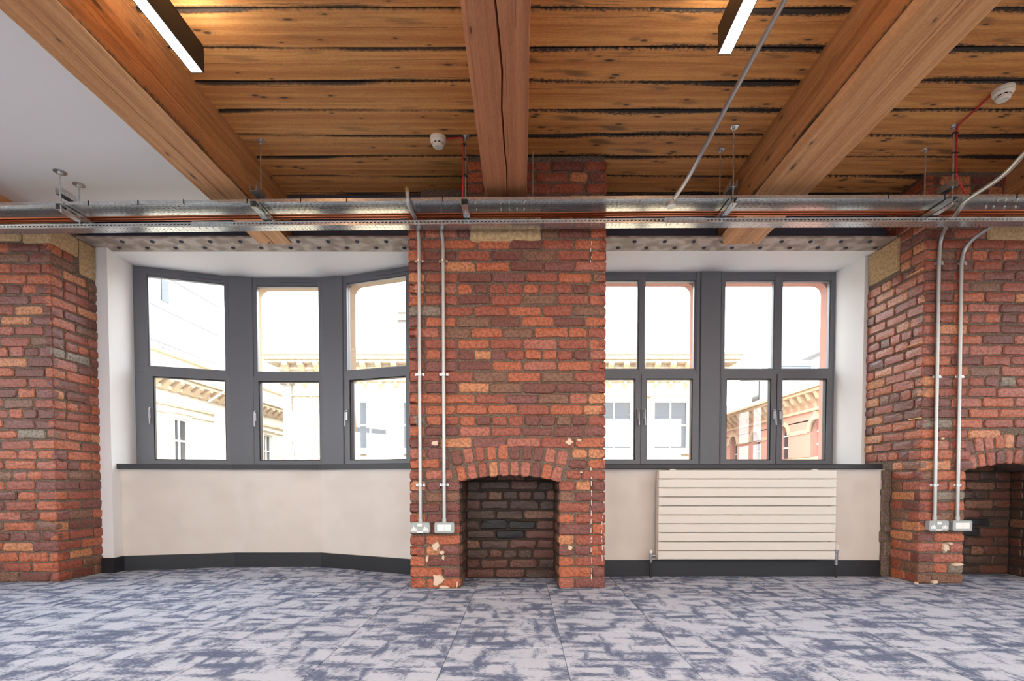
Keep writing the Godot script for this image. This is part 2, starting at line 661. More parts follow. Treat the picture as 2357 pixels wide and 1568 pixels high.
# an upright slab in x and y over a polygon, from z0 to z1
func slab(st: SurfaceTool, outline: Array, z0: float, z1: float) -> void:
	var area := 0.0
	for i in outline.size():
		var a: Vector2 = outline[i]
		var b: Vector2 = outline[(i + 1) % outline.size()]
		area += a.x * b.y - b.x * a.y
	var q := outline.duplicate()
	if area < 0.0:
		q.reverse()
	for i in q.size():
		var a: Vector2 = q[i]
		var b: Vector2 = q[(i + 1) % q.size()]
		var n := Vector3(b.y - a.y, a.x - b.x, 0).normalized()
		var p := [Vector3(a.x, a.y, z0), Vector3(b.x, b.y, z0), Vector3(b.x, b.y, z1), Vector3(a.x, a.y, z1)]
		if (p[1] - p[0]).cross(p[2] - p[0]).dot(n) < 0.0:
			p.reverse()
		tri(st, p[0], p[1], p[2], n)
		tri(st, p[0], p[2], p[3], n)
	var index := Geometry2D.triangulate_polygon(PackedVector2Array(q))
	for i in range(0, index.size(), 3):
		for level in [[maxf(z0, z1), Vector3.BACK], [minf(z0, z1), Vector3.FORWARD]]:
			var p := []
			for k in 3:
				var v: Vector2 = q[index[i + k]]
				p.append(Vector3(v.x, v.y, level[0]))
			if (p[1] - p[0]).cross(p[2] - p[0]).dot(level[1]) < 0.0:
				p.reverse()
			tri(st, p[0], p[1], p[2], level[1])


# strips between cross-sections; «inside» is a point within each section
func loft(st: SurfaceTool, sections: Array, inside: Array, uvs := [], closed := false) -> void:
	for s in sections.size() - 1:
		var a: Array = sections[s]
		var b: Array = sections[s + 1]
		var c: Vector3 = (inside[s] + inside[s + 1]) * 0.5
		for i in (a.size() if closed else a.size() - 1):
			var j := (i + 1) % a.size()
			poly(st, [a[i], b[i], b[j], a[j]], c, [uvs[s][i], uvs[s + 1][i], uvs[s + 1][j], uvs[s][j]] if uvs.size() else [])


# ---------------------------------------------------------------- scene
func _ready() -> void:
	rng.seed = 20
	set_camera()
	set_light()
	make_materials()
	make_bricks()
	build_shell()
	build_floor()
	build_ceiling()
	build_beams()
	build_center_pier()
	build_side_piers()
	build_bays()
	build_windows()
	build_girders()
	build_outdoors()
	build_radiator()
	build_lamps()
	build_trays()
	build_conduits()
	build_sockets()
	build_detectors()


func set_camera() -> void:
	var cam := Camera3D.new()
	cam.name = "camera"
	add_child(cam)
	cam.position = Vector3(0, CAM_Y, 0)
	cam.rotation_degrees = Vector3(-PITCH, 0, 0)
	cam.projection = Camera3D.PROJECTION_FRUSTUM
	cam.keep_aspect = Camera3D.KEEP_HEIGHT
	cam.near = 0.05
	cam.far = 300.0
	cam.size = cam.near * 1568.0 / F
	cam.frustum_offset = Vector2((1178.5 - PPX) / F, (PPY - 784.0) / F) * cam.near
	cam.current = true


func set_light() -> void:
	var sky := ProceduralSkyMaterial.new()
	sky.sky_top_color = Color(0.93, 0.97, 1.0)
	sky.sky_horizon_color = Color(0.97, 0.99, 1.0)
	sky.ground_bottom_color = Color(0.55, 0.55, 0.55)
	sky.ground_horizon_color = Color(0.7, 0.7, 0.7)
	sky.sun_angle_max = 0.0
	var env := Environment.new()
	env.background_mode = Environment.BG_SKY
	env.sky = Sky.new()
	env.sky.sky_material = sky
	env.background_energy_multiplier = 10.0
	env.tonemap_mode = Environment.TONE_MAPPER_LINEAR
	env.tonemap_exposure = 1.2
	env.sdfgi_enabled = true
	env.ssao_enabled = true
	env.ssil_enabled = true
	var world := WorldEnvironment.new()
	world.name = "world"
	world.environment = env
	add_child(world)
	# the sun stands behind this building and lights the fronts across the street
	var sun := DirectionalLight3D.new()
	sun.name = "sun"
	sun.light_energy = 3.0
	sun.light_color = Color(1.0, 0.96, 0.88)
	sun.light_angular_distance = 0.6
	sun.shadow_enabled = true
	add_child(sun)
	sun.look_at_from_position(Vector3.ZERO, Vector3(-0.15, -0.8, -0.58))


# ---------------------------------------------------------------- room
const ROOM_X0 := -5.6
const ROOM_X1 := 5.6
const ROOM_Z := 5.5

func build_shell() -> void:
	# walls beside and behind the camera, each with three windows
	var number := 6
	for s in [
		["wall_left_side", "white plastered wall with windows beyond the pier with the stone pad", Transform3D(Basis(Vector3.BACK, Vector3.UP, Vector3.LEFT), Vector3(ROOM_X0, 0, -5.0)), ROOM_Z + 5.0, [[2.2, 4.3], [5.0, 7.1], [7.8, 9.9]], 2.62],
		["wall_right_side", "white plastered wall with windows beyond the pier with two conduits", Transform3D(Basis(Vector3.FORWARD, Vector3.UP, Vector3.RIGHT), Vector3(ROOM_X1, 0, ROOM_Z)), ROOM_Z + 5.0, [[0.6, 2.7], [3.4, 5.5], [6.2, 8.3]], 2.62],
		["wall_rear", "white plastered wall with windows facing the bay window", Transform3D(Basis(Vector3.RIGHT, Vector3.UP, Vector3.BACK), Vector3(ROOM_X0, 0, ROOM_Z)), ROOM_X1 - ROOM_X0, [[0.9, 3.3], [4.4, 6.8], [7.9, 10.3]], 2.62],
	]:
		var w := structure(s[0], s[1])
		w.transform = s[2]
		var st := begin()
		box(st, Vector3(-0.35, -0.2, 0), Vector3(s[3] + 0.35, 0.85, 0.35))
		box(st, Vector3(-0.35, s[5], 0), Vector3(s[3] + 0.35, 3.3, 0.35))
		var from := -0.35
		for c in s[4]:
			box(st, Vector3(from, 0.85, 0), Vector3(c[0], s[5], 0.35))
			from = c[1]
		box(st, Vector3(from, 0.85, 0), Vector3(s[3] + 0.35, s[5], 0.35))
		part(st, "plaster", M.plaster, w)
		for c in s[4]:
			var o := structure("window_%d" % number, "dark framed casement window in the plain white wall")
			number += 1
			o.transform = s[2] * Transform3D(Basis(), Vector3(c[0], 0, 0.22))
			var wide: float = c[1] - c[0]
			st = begin()
			for e in [[0.0, 0.07], [wide - 0.07, wide], [wide * 0.5 - 0.04, wide * 0.5 + 0.04]]:
				box(st, Vector3(e[0], 0.85, -0.04), Vector3(e[1], s[5], 0.04))
			for e in [[0.85, 0.92], [1.66, 1.74], [s[5] - 0.07, s[5]]]:
				box(st, Vector3(0, e[0], -0.035), Vector3(wide, e[1], 0.035))
			part(st, "frame", M.window_frame, o)
			box_part(Vector3(0.06, 0.91, -0.004), Vector3(wide - 0.06, s[5] - 0.06, 0.004), 0.0, "pane", M.glass, o)


func build_floor() -> void:
	var f := structure("floor", "blue and grey streaked carpet tile floor")
	box_part(Vector3(ROOM_X0 - 0.3, -0.25, -5.3), Vector3(ROOM_X1 + 0.3, -0.008, ROOM_Z + 0.4), 0.0, "base", M.subfloor, f)
	# a few tile meshes that differ in the stretch of pattern they show
	var kinds := []
	for k in 16:
		var st := begin()
		var o := Vector2(rng.randf(), rng.randf())
		var h := 0.2492
		var b := 0.0035
		var c := Vector3(0, -0.02, 0)
		var inner := [Vector3(-h + b, 0, -h + b), Vector3(h - b, 0, -h + b), Vector3(h - b, 0, h - b), Vector3(-h + b, 0, h - b)]
		var outer := [Vector3(-h, -0.0025, -h), Vector3(h, -0.0025, -h), Vector3(h, -0.0025, h), Vector3(-h, -0.0025, h)]
		var low := [Vector3(-h, -0.0075, -h), Vector3(h, -0.0075, -h), Vector3(h, -0.0075, h), Vector3(-h, -0.0075, h)]
		var uv := func(p: Vector3) -> Vector2: return o + Vector2(p.x, p.z)
		poly(st, inner, c, inner.map(uv))
		for i in 4:
			var j := (i + 1) % 4
			var q := [inner[i], outer[i], outer[j], inner[j]]
			poly(st, q, c, q.map(uv))
			q = [outer[i], low[i], low[j], outer[j]]
			poly(st, q, c, q.map(uv))
		kinds.append(st.commit())
	for col in 19:
		var x := -4.817 + 0.5 * col
		for row in 12:
			var z := -4.573 + 0.5 * row - (0.25 if col % 2 else 0.0)
			if z > 1.0:
				continue
			put(kinds[rng.randi() % kinds.size()], "carpet_tile", M["carpet_%d" % (rng.randi() % 2)], f, Transform3D(Basis(Vector3.UP, PI * (rng.randi() % 2)), Vector3(x + 0.25, 0, z + 0.25)))
	# the rest of the carpet, behind the camera and along the far sides
	var rest := begin()
	for r in [[ROOM_X0, -4.82, -3.9, ROOM_Z], [4.68, ROOM_X1, -3.9, ROOM_Z], [-4.82, 4.68, 0.92, ROOM_Z]]:
		var q := [Vector3(r[0], -0.003, r[2]), Vector3(r[1], -0.003, r[2]), Vector3(r[1], -0.003, r[3]), Vector3(r[0], -0.003, r[3])]
		poly(rest, q, Vector3(0, -1, 0), q.map(func(p: Vector3) -> Vector2: return Vector2(p.x, p.z)))
	part(rest, "carpet", M.carpet_0, f)


func board_mesh(length: float, width: float, r: RandomNumberGenerator) -> ArrayMesh:
	var st := begin()
	var sections := []
	var inside := []
	var uvs := []
	var n := int(ceil(length / 0.16))
	var u0 := r.randf()
	var wa := r.randf_range(0.0, 6.0)
	var wb := r.randf_range(0.0, 6.0)
	var deep := r.randf_range(-0.004, 0.002)
	for i in n + 1:
		var x := length * i / n
		var a := -width * 0.5 + 0.003 + 0.003 * sin(x * 3.1 + wa) + r.randf_range(0.0, 0.003)
		var b := width * 0.5 - 0.003 - 0.003 * sin(x * 2.7 + wb) - r.randf_range(0.0, 0.003)
		var c := 0.007
		sections.append([Vector3(x, 0.035, a), Vector3(x, c + deep, a), Vector3(x, deep, a + c), Vector3(x, deep, b - c), Vector3(x, c + deep, b), Vector3(x, 0.035, b)])
		var u := u0 + x / 2.2
		uvs.append([Vector2(u, 0.01), Vector2(u, 0.02), Vector2(u, 0.05), Vector2(u, 0.95), Vector2(u, 0.98), Vector2(u, 0.99)])
		inside.append(Vector3(x, 0.03, 0))
	loft(st, sections, inside, uvs)
	for e in [0, n]:
		poly(st, sections[e], inside[0 if e else n], uvs[e])
	return st.commit()


func build_ceiling() -> void:
	var c := structure("ceiling", "old pine board ceiling with black stained joints")
	box_part(Vector3(-1.95, TOP + 0.034, -5.3), Vector3(ROOM_X1 + 0.3, TOP + 0.35, ROOM_Z + 0.4), 0.0, "deck", M.deck_timber, c)
	var r := RandomNumberGenerator.new()
	r.seed = 9
	var bays := [[-1.84, -0.19, "board_clean"], [-0.01, 1.54, "board_stained"], [1.80, 3.46, "board_stained"], [3.66, ROOM_X1 + 0.05, "board_stained"]]
	for b in bays:
		var kinds := []
		for k in 7:
			kinds.append(board_mesh(b[1] - b[0], 0.2225, r))
		for row in 43:
			var z := -4.1695 + 0.2225 * row
			if z > ROOM_Z + 0.1:
				break
			var flip := rng.randi() % 2
			var t := Transform3D(Basis(), Vector3(b[0], TOP, z))
			if flip:
				t = Transform3D(Basis(Vector3.UP, PI), Vector3(b[1], TOP, z))
			put(kinds[rng.randi() % kinds.size()], "board", M[b[2]], c, t)
	var p := structure("ceiling_plaster", "smooth white plastered ceiling panel beside the timber beam")
	box_part(Vector3(-3.70, PLASTER, -3.84), Vector3(-1.99, PLASTER + 0.5, ROOM_Z + 0.2), 0.0, "plaster", M.white_paint, p)
	box_part(Vector3(ROOM_X0 - 0.2, PLASTER, -3.84), Vector3(-3.72, PLASTER + 0.5, ROOM_Z + 0.2), 0.0, "plaster", M.white_paint, p)
	box_part(Vector3(ROOM_X0 - 0.2, PLASTER + 0.2, -5.3), Vector3(-1.94, PLASTER + 0.5, -3.84), 0.0, "deck", M.deck_timber, p)


# a baulk of timber along z from d = far to z = near, with a drying crack along its underside
func beam(called_label: String, x0: float, x1: float, far: float, near: float, top: float, side: String, under: String, crack_at: float, crack_w: float, sd: int, cut_left := 0.004, cut_right := 0.004) -> void:
	var o := structure(numbered("timber_beam"), called_label, Vector3(0, 0, 0))
	var r := RandomNumberGenerator.new()
	r.seed = sd
	var cheeks := begin()
	var belly := begin()
	cheeks.set_material(M[side])
	belly.set_material(M[under])
	var n := int((far + near) / 0.12)
	var ls := []
	var rs := []
	var bs := []
	var lu := []
	var ru := []
	var bu := []
	var inside := []
	var wander := crack_at
	for i in n + 1:
		var z := lerpf(-far, near, float(i) / n)
		var jx := r.randf_range(-0.0015, 0.0015)
		var jy := r.randf_range(-0.001, 0.001)
		wander = clampf(wander + r.randf_range(-0.006, 0.006), crack_at - 0.02, crack_at + 0.02)
		var w := maxf(0.0006, crack_w * (0.55 + 0.45 * sin(z * 2.1 + sd)) * r.randf_range(0.7, 1.2))
		var u := z / 2.4 + sd * 0.37
		var xl := x0 + jx
		var xr := x1 + jx
		ls.append([Vector3(xl, top, z), Vector3(xl, BEAM + cut_left + jy, z)])
		lu.append([Vector2(u, 0), Vector2(u, 1)])
		rs.append([Vector3(xr, BEAM + cut_right + jy, z), Vector3(xr, top, z)])
		ru.append([Vector2(u + 0.3, 0), Vector2(u + 0.3, 1)])
		var cw := x1 - x0
		bs.append([Vector3(xl, BEAM + cut_left + jy, z), Vector3(xl + cut_left * 0.9, BEAM + jy, z), Vector3(wander - w, BEAM + jy, z), Vector3(wander, BEAM + 0.03, z), Vector3(wander + w, BEAM + jy, z), Vector3(xr - cut_right, BEAM + jy, z), Vector3(xr, BEAM + cut_right + jy, z)])
		var row := []
		for p in bs[-1]:
			row.append(Vector2(u + 0.6, clampf((p.x - x0) / cw, 0.02, 0.98)))
		bu.append(row)
		inside.append(Vector3((x0 + x1) * 0.5, BEAM + 0.15, z))
	loft(cheeks, ls, inside, lu)
	loft(cheeks, rs, inside, ru)
	# end grain
	for e in [0, n]:
		poly(cheeks, [ls[e][0], ls[e][1], rs[e][0], rs[e][1]], inside[n - e])
	loft(belly, bs, inside, bu)
	var mesh := belly.commit()
	cheeks.commit(mesh)
	var m := MeshInstance3D.new()
	m.name = "timber"
	m.mesh = mesh
	o.add_child(m)


func build_beams() -> void:
	beam("heavy pine beam between the white ceiling panel and the boards", -2.045, -1.788, 4.15, ROOM_Z, TOP + 0.04, "beam_stained", "beam_pale", -1.925, 0.0034, 3)
	beam("reddish timber beam with a long open crack resting on the brick pier", -0.238, 0.036, 3.75, ROOM_Z, TOP + 0.04, "beam_pale", "beam_red", -0.085, 0.006, 7, 0.022, 0.004)
	beam("thick pine beam carried by the girder over the radiator window", 1.530, 1.850, 4.15, ROOM_Z, TOP + 0.04, "beam_stained", "beam_pale", 1.70, 0.0026, 11, 0.03, 0.004)
	beam("timber beam at the edge of the white ceiling, resting on the stone pad of the pier", -3.86, -3.56, 3.9, ROOM_Z, TOP, "beam_pale", "beam_pale", -3.7, 0.002, 13)
	beam("timber beam resting on the pier behind the pair of conduits", 3.42, 3.70, 3.9, ROOM_Z, TOP + 0.04, "beam_pale", "beam_red", 3.55, 0.002, 17)


func arch_outline(x0: float, x1: float, top: float, ox0: float, ox1: float, spring: float, crown: float) -> Array:
	var out := [Vector2(x0, 0), Vector2(ox0, 0)]
	var c := (ox0 + ox1) * 0.5
	for k in 11:
		var t := lerpf(-1.0, 1.0, k / 10.0)
		out.append(Vector2(c + t * (ox1 - ox0) * 0.5, spring + (crown - spring) * (1.0 - t * t)))
	out.append_array([Vector2(ox1, 0), Vector2(x1, 0), Vector2(x1, top), Vector2(x0, top)])
	return out


func hearth(w: Node3D, ox0: float, ox1: float, spring: float, crown: float, d0: float, d1: float) -> void:
	var lining := begin()
	box(lining, Vector3(ox0 - 0.02, 0, -d1 - 0.03), Vector3(ox1 + 0.02, crown + 0.05, -d1 - 0.008))
	box(lining, Vector3(ox0 - 0.02, 0, -d1 - 0.01), Vector3(ox0 - 0.008, spring + 0.02, -d0 - 0.06))
	box(lining, Vector3(ox1 + 0.008, 0, -d1 - 0.01), Vector3(ox1 + 0.02, spring + 0.02, -d0 - 0.06))
	part(lining, "sooty_lining", M.sooty_mortar, w)
	var mid := (ox1 - ox0) * 0.5
	var dark := func(_x: float, _y: float) -> Array: return SOOT
	var patchy := func(x: float, y: float) -> Array: return ["soot_black"] if absf(x - mid) < 0.2 and y > 0.33 and y < 0.47 else SOOT
	courses(w, Transform3D(Basis(), Vector3(ox0, 0, -d1)), 0.0, crown + 0.03, func(_y: float) -> Array: return [[0.0, ox1 - ox0]], patchy, 3)
	courses(w, Transform3D(Basis(Vector3.FORWARD, Vector3.UP, Vector3.RIGHT), Vector3(ox0, 0, -d0 - 0.05)), 0.0, spring, func(_y: float) -> Array: return [[0.0, d1 - d0 - 0.05]], dark, 1)
	courses(w, Transform3D(Basis(Vector3.BACK, Vector3.UP, Vector3.LEFT), Vector3(ox1, 0, -d1)), 0.0, spring, func(_y: float) -> Array: return [[0.0, d1 - d0 - 0.05]], dark, 2)


func front_free(width: float, cx: float, half: float, spring: float, crown: float, radius: float, holes := []) -> Callable:
	return func(y: float) -> Array:
		var cut := 0.0
		var yc := y - (crown - radius)
		if y < spring - 0.01:
			cut = half
		elif yc < radius + 0.222:
			cut = minf(yc * tan(0.265), sqrt(maxf(0.0, pow(radius + 0.222, 2.0) - yc * yc)))
		var spans := [[0.0, width]]
		if cut > 0.02:
			spans = [[0.0, cx - cut - 0.006], [cx + cut + 0.006, width]]
		for h in holes:
			if y > h[2] and y < h[3]:
				var kept := []
				for s in spans:
					if h[0] - s[0] > 0.03:
						kept.append([s[0], minf(s[1], h[0])])
					if s[1] - h[1] > 0.03:
						kept.append([maxf(s[0], h[1]), s[1]])
				spans = kept
		return spans


func rough_stone(lo: Vector3, hi: Vector3, parent: Node3D) -> void:
	box_part(lo, hi, 0.012, "pad_stone", M.sandstone, parent)


func joined_bricks(parent: Node3D, frame: Transform3D, width: float, y1: float) -> void:
	var st := begin()
	var y := 0.037
	var n := 0
	while y < y1:
		var x := 0.0
		var first := n % 2 == 0
		while x < width - 0.03:
			var w := minf(0.103 if first else 0.215, width - x)
			first = false
			st.append_from(stretchers[rng.randi() % stretchers.size()], 0, frame * Transform3D(Basis().scaled(Vector3(w / 0.215, 1, 1)), Vector3(x + w * 0.5, y, 0)))
			x += w + 0.011
		y += 0.0745
		n += 1
	var o := part(st, "brick_return", M.brick_red, parent)
	o.set_meta("kind", "stuff")


func build_center_pier() -> void:
	var w := structure("wall_center", "red brick chimney breast with an arched fireplace between the two windows")
	var x0 := -0.765
	var x1 := 0.575
	var ox0 := -0.418
	var ox1 := 0.253
	var st := begin()
	slab(st, arch_outline(x0 + 0.01, x1 - 0.01, 2.615, ox0 - 0.012, ox1 + 0.012, 0.74, 0.785), -3.6175, -4.03)
	box(st, Vector3(-0.36, 2.615, -4.03), Vector3(x1 - 0.01, 3.0, -3.6175))
	box(st, Vector3(x0 + 0.01, 0, -5.25), Vector3(x1 - 0.01, 3.0, -4.012))
	part(st, "mortar_core", M.mortar, w)
	var face := Transform3D(Basis(), Vector3(x0, 0, -3.61))
	var cx := (ox0 + ox1) * 0.5 - x0
	var stone := [-0.355 - x0, 0.14 - x0, 2.35, 2.62]
	var void_ := [-0.1, -0.36 - x0, 2.64, 3.0]
	var tones := func(_x: float, _y: float) -> Array: return WARM
	courses(w, face, 0.0, 2.93, front_free(x1 - x0, cx, 0.336, 0.735, 0.774, 1.42, [stone, void_]), tones, 2)
	voussoirs(w, face, cx, 0.774, 1.42, 0.005, 10, 0.25)
	voussoirs(w, face, cx, 0.774, 1.42, 0.117, 10, 0.255)
	hearth(w, ox0, ox1, 0.735, 0.80, 3.61, 4.0)
	rough_stone(Vector3(-0.348, 2.358, -3.66), Vector3(0.132, 2.588, -3.606), w)
	joined_bricks(w, Transform3D(Basis(Vector3.BACK, Vector3.UP, Vector3.LEFT), Vector3(x0, 0, -4.1)), 0.49, 2.58)
	joined_bricks(w, Transform3D(Basis(Vector3.FORWARD, Vector3.UP, Vector3.RIGHT), Vector3(x1, 0, -3.61)), 0.49, 2.9)
	var k := 0
	for p in [[1002, 1020, 22, 17], [1310, 1018, 22, 20], [1334, 1014, 14, 9], [1002, 1258, 22, 28], [1018, 1272, 18, 14], [1312, 1262, 14, 14], [1008, 1335, 38, 34], [1020, 1283, 8, 18], [983, 1287, 8, 18], [1052, 1345, 6, 20], [1022, 1352, 34, 8], [1338, 1088, 10, 6]]:
		k += 1
		patch(w, spot(p[0], p[1], 3.605), p[2] / 334.0, p[3] / 334.0, 100 + k)
	# a line of old paint down the brickwork
	var r := RandomNumberGenerator.new()
	r.seed = 77
	st = begin()
	for run in [[1361, 1080, 1330], [1386, 1190, 1300], [1361, 560, 620]]:
		var y: float = run[1]
		while y < run[2]:
			var h := r.randf_range(4.0, 14.0)
			var p := spot(run[0] + r.randf_range(-1.5, 1.5), y, 3.6105)
			box(st, p - Vector3(0.0016, h * 0.0015, 0.012), p + Vector3(0.0016, h * 0.0015, 0.0045))
			y += h + r.randf_range(3.0, 14.0)
	part(st, "paint_line", M.white_paint, w)


func build_side_piers() -> void:
	var tones := func(_x: float, _y: float) -> Array: return WARM
	# beside the bay window
	var w := structure("wall_left", "red brick pier with a sandstone pad beside the bay window")
	var st := begin()
	box(st, Vector3(-4.35, 0, -4.66), Vector3(-3.3975, 2.95, -3.8375))
	part(st, "mortar_core", M.mortar, w)
	box_part(Vector3(ROOM_X0 - 0.1, 0, -4.66), Vector3(-4.35, 2.95, -3.84), 0.0, "plaster", M.plaster, w)
	courses(w, Transform3D(Basis(), Vector3(-4.33, 0, -3.83)), 0.0, 2.90, front_free(0.94, 0, 0, -1, -1, 0.1, [[-0.1, 0.94, 2.46, 2.60]]), tones, 1)
	courses(w, Transform3D(Basis(Vector3.FORWARD, Vector3.UP, Vector3.RIGHT), Vector3(-3.39, 0, -3.83)), 0.0, 2.60, front_free(0.42, 0, 0, -1, -1, 0.1, [[-0.1, 0.26, 2.46, 2.62], [0.20, 0.43, 2.33, 2.62]]), tones, 0)
	rough_stone(Vector3(-4.33, 2.468, -3.88), Vector3(-3.60, 2.588, -3.826), w)
	rough_stone(Vector3(-3.59, 2.452, -4.08), Vector3(-3.386, 2.598, -3.826), w)
	rough_stone(Vector3(-3.44, 2.335, -4.24), Vector3(-3.384, 2.598, -4.09), w)
	# beside the radiator
	w = structure("wall_right", "red brick chimney breast with two conduits and a second fireplace")
	var x0 := 2.865
	var ox0 := 3.2
	var ox1 := 3.88
	st = begin()
	slab(st, arch_outline(x0 + 0.008, 4.27, 2.95, ox0 - 0.012, ox1 + 0.012, 0.815, 0.875), -3.7875, -4.2)
	box(st, Vector3(x0 + 0.008, 0, -4.88), Vector3(4.27, 2.95, -4.182))
	part(st, "mortar_core", M.mortar, w)
	box_part(Vector3(4.27, 0, -4.88), Vector3(ROOM_X1 + 0.1, 2.95, -3.79), 0.0, "plaster", M.plaster, w)
	var face := Transform3D(Basis(), Vector3(x0, 0, -3.78))
	courses(w, face, 0.0, 2.93, front_free(1.40, 0.675, 0.34, 0.807, 0.862, 1.05, [[3.30 - x0, 3.80 - x0, 2.45, 2.62]]), tones, 4)
	voussoirs(w, face, 0.675, 0.862, 1.05, 0.005, 10, 0.30)
	voussoirs(w, face, 0.675, 0.862, 1.05, 0.117, 10, 0.30)
	hearth(w, ox0, ox1, 0.807, 0.88, 3.78, 4.17)
	rough_stone(Vector3(3.308, 2.452, -3.84), Vector3(3.79, 2.588, -3.774), w)
	courses(w, Transform3D(Basis(Vector3.BACK, Vector3.UP, Vector3.LEFT), Vector3(x0, 0, -4.40)), 0.0, 2.93, func(y: float) -> Array: return [[0.33, 0.62]] if y < 0.86 else ([[0.37, 0.62]] if y > 2.34 and y < 2.62 else [[0.0, 0.62]]), func(_x: float, _y: float) -> Array: return WARM + ["brick_pale", "brick_rose", "brick_rose", "brick_rose"], 5)
	rough_stone(Vector3(2.860, 2.345, -4.395), Vector3(2.93, 2.60, -4.04), w)
	for k in [[2.255, -3.785, -3.95], [1.735, -3.785, -3.93], [1.195, -3.785, -3.90]]:
		box_part(Vector3(2.857, k[0] - 0.004, k[2]), Vector3(2.872, k[0] + 0.004, k[1]), 0.001, "lath", M.lath, w)
	var n := 0
	for p in [[2176, 1262, 20, 24], [2186, 1252, 14, 8], [2168, 1010, 10, 6], [2205, 1300, 40, 8], [2150, 1340, 20, 10], [2110, 1345, 10, 12]]:
		n += 1
		patch(w, spot(p[0], p[1], 3.776), p[2] / 320.0, p[3] / 320.0, 300 + n)
	# ragged mortar where the plaster meets the pier
	st = begin()
	var r := RandomNumberGenerator.new()
	r.seed = 4
	var y := 0.0
	while y < 0.81:
		var h := r.randf_range(0.02, 0.09)
		box(st, Vector3(2.805 + r.randf_range(-0.012, 0.02), y, -4.16), Vector3(2.875, minf(y + h + 0.012, 0.825), -4.075 + r.randf_range(-0.02, 0.012)), 0.009)
		y += h
	part(st, "mortar_fillet", M.mortar, w)


# ---------------------------------------------------------------- window bays
const BAY := [Vector2(-3.345, -4.58), Vector2(-2.56, -4.86), Vector2(-1.72, -4.86), Vector2(-0.765, -4.525)]

func build_bays() -> void:
	# plaster below and around the bay window
	var w := structure("wall_back_left", "cream plaster wall under the bay window")
	var st := begin()
	prism(st, [Vector2(-3.39, -4.335), Vector2(-3.30, -4.345), Vector2(-2.485, -4.555), Vector2(-1.735, -4.555), Vector2(-0.755, -4.115), Vector2(-0.755, -4.62), Vector2(-1.70, -4.95), Vector2(-2.58, -4.95), Vector2(-3.39, -4.66)], -0.005, 0.845)
	part(st, "plaster", M.plaster, w)
	st = begin()
	prism(st, [Vector2(-3.402, -4.24), Vector2(-3.30, -4.24), Vector2(-3.345, -4.57), Vector2(-3.360, -4.66), Vector2(-3.402, -4.66)], -0.005, 2.62)
	part(st, "reveal", M.white_paint, w)
	st = begin()
	prism(st, [Vector2(-3.40, -4.315), Vector2(-0.755, -4.315), Vector2(-0.755, -4.62), Vector2(-1.70, -4.95), Vector2(-2.58, -4.95), Vector2(-3.40, -4.66)], SOFFIT, 3.1)
	part(st, "soffit", M.white_paint, w)
	var b := structure("baseboard_left", "black skirting board following the canted bay wall")
	st = begin()
	prism(st, [Vector2(-3.40, -4.318), Vector2(-3.30, -4.326), Vector2(-2.482, -4.535), Vector2(-1.738, -4.535), Vector2(-0.762, -4.095), Vector2(-0.762, -4.125), Vector2(-1.735, -4.557), Vector2(-2.485, -4.557), Vector2(-3.40, -4.345)], 0.0, 0.122)
	prism(st, [Vector2(-3.388, -4.222), Vector2(-3.285, -4.222), Vector2(-3.285, -4.33), Vector2(-3.298, -4.33), Vector2(-3.298, -4.24), Vector2(-3.388, -4.24)], 0.0, 0.122)
	part(st, "board", M.black_board, b)
	var s := structure("trim_1", "black window sill of the bay window")
	st = begin()
	prism(st, [Vector2(-3.318, -4.30), Vector2(-2.478, -4.515), Vector2(-1.742, -4.515), Vector2(-0.762, -4.075), Vector2(-0.762, -4.6), Vector2(-1.7, -4.95), Vector2(-2.58, -4.95), Vector2(-3.335, -4.66)], 0.842, SILL)
	part(st, "sill_board", M.black_board, s)
	# the other bay
	w = structure("wall_back_right", "cream plaster wall behind the radiator")
	st = begin()
	prism(st, [Vector2(0.56, -4.10), Vector2(2.80, -4.10), Vector2(2.88, -4.16), Vector2(2.88, -4.88), Vector2(0.56, -4.88)], -0.005, 0.838)
	part(st, "plaster", M.plaster, w)
	st = begin()
	prism(st, [Vector2(2.84, -4.40), Vector2(2.80, -4.72), Vector2(2.80, -4.82), Vector2(2.88, -4.82), Vector2(2.88, -4.40)], 0.83, 2.62)
	part(st, "reveal", M.white_paint, w)
	st = begin()
	prism(st, [Vector2(0.56, -4.30), Vector2(2.88, -4.30), Vector2(2.88, -4.83), Vector2(0.56, -4.83)], SOFFIT, 3.1)
	part(st, "soffit", M.white_paint, w)
	b = structure("baseboard_right", "black skirting board under the radiator")
	box_part(Vector3(0.578, 0, -4.105), Vector3(2.795, 0.124, -4.077), 0.003, "board", M.black_board, b)
	s = structure("trim_2", "black window sill above the radiator")
	box_part(Vector3(0.578, 0.835, -4.78), Vector3(2.785, 0.872, -4.05), 0.004, "sill_board", M.black_board, s)


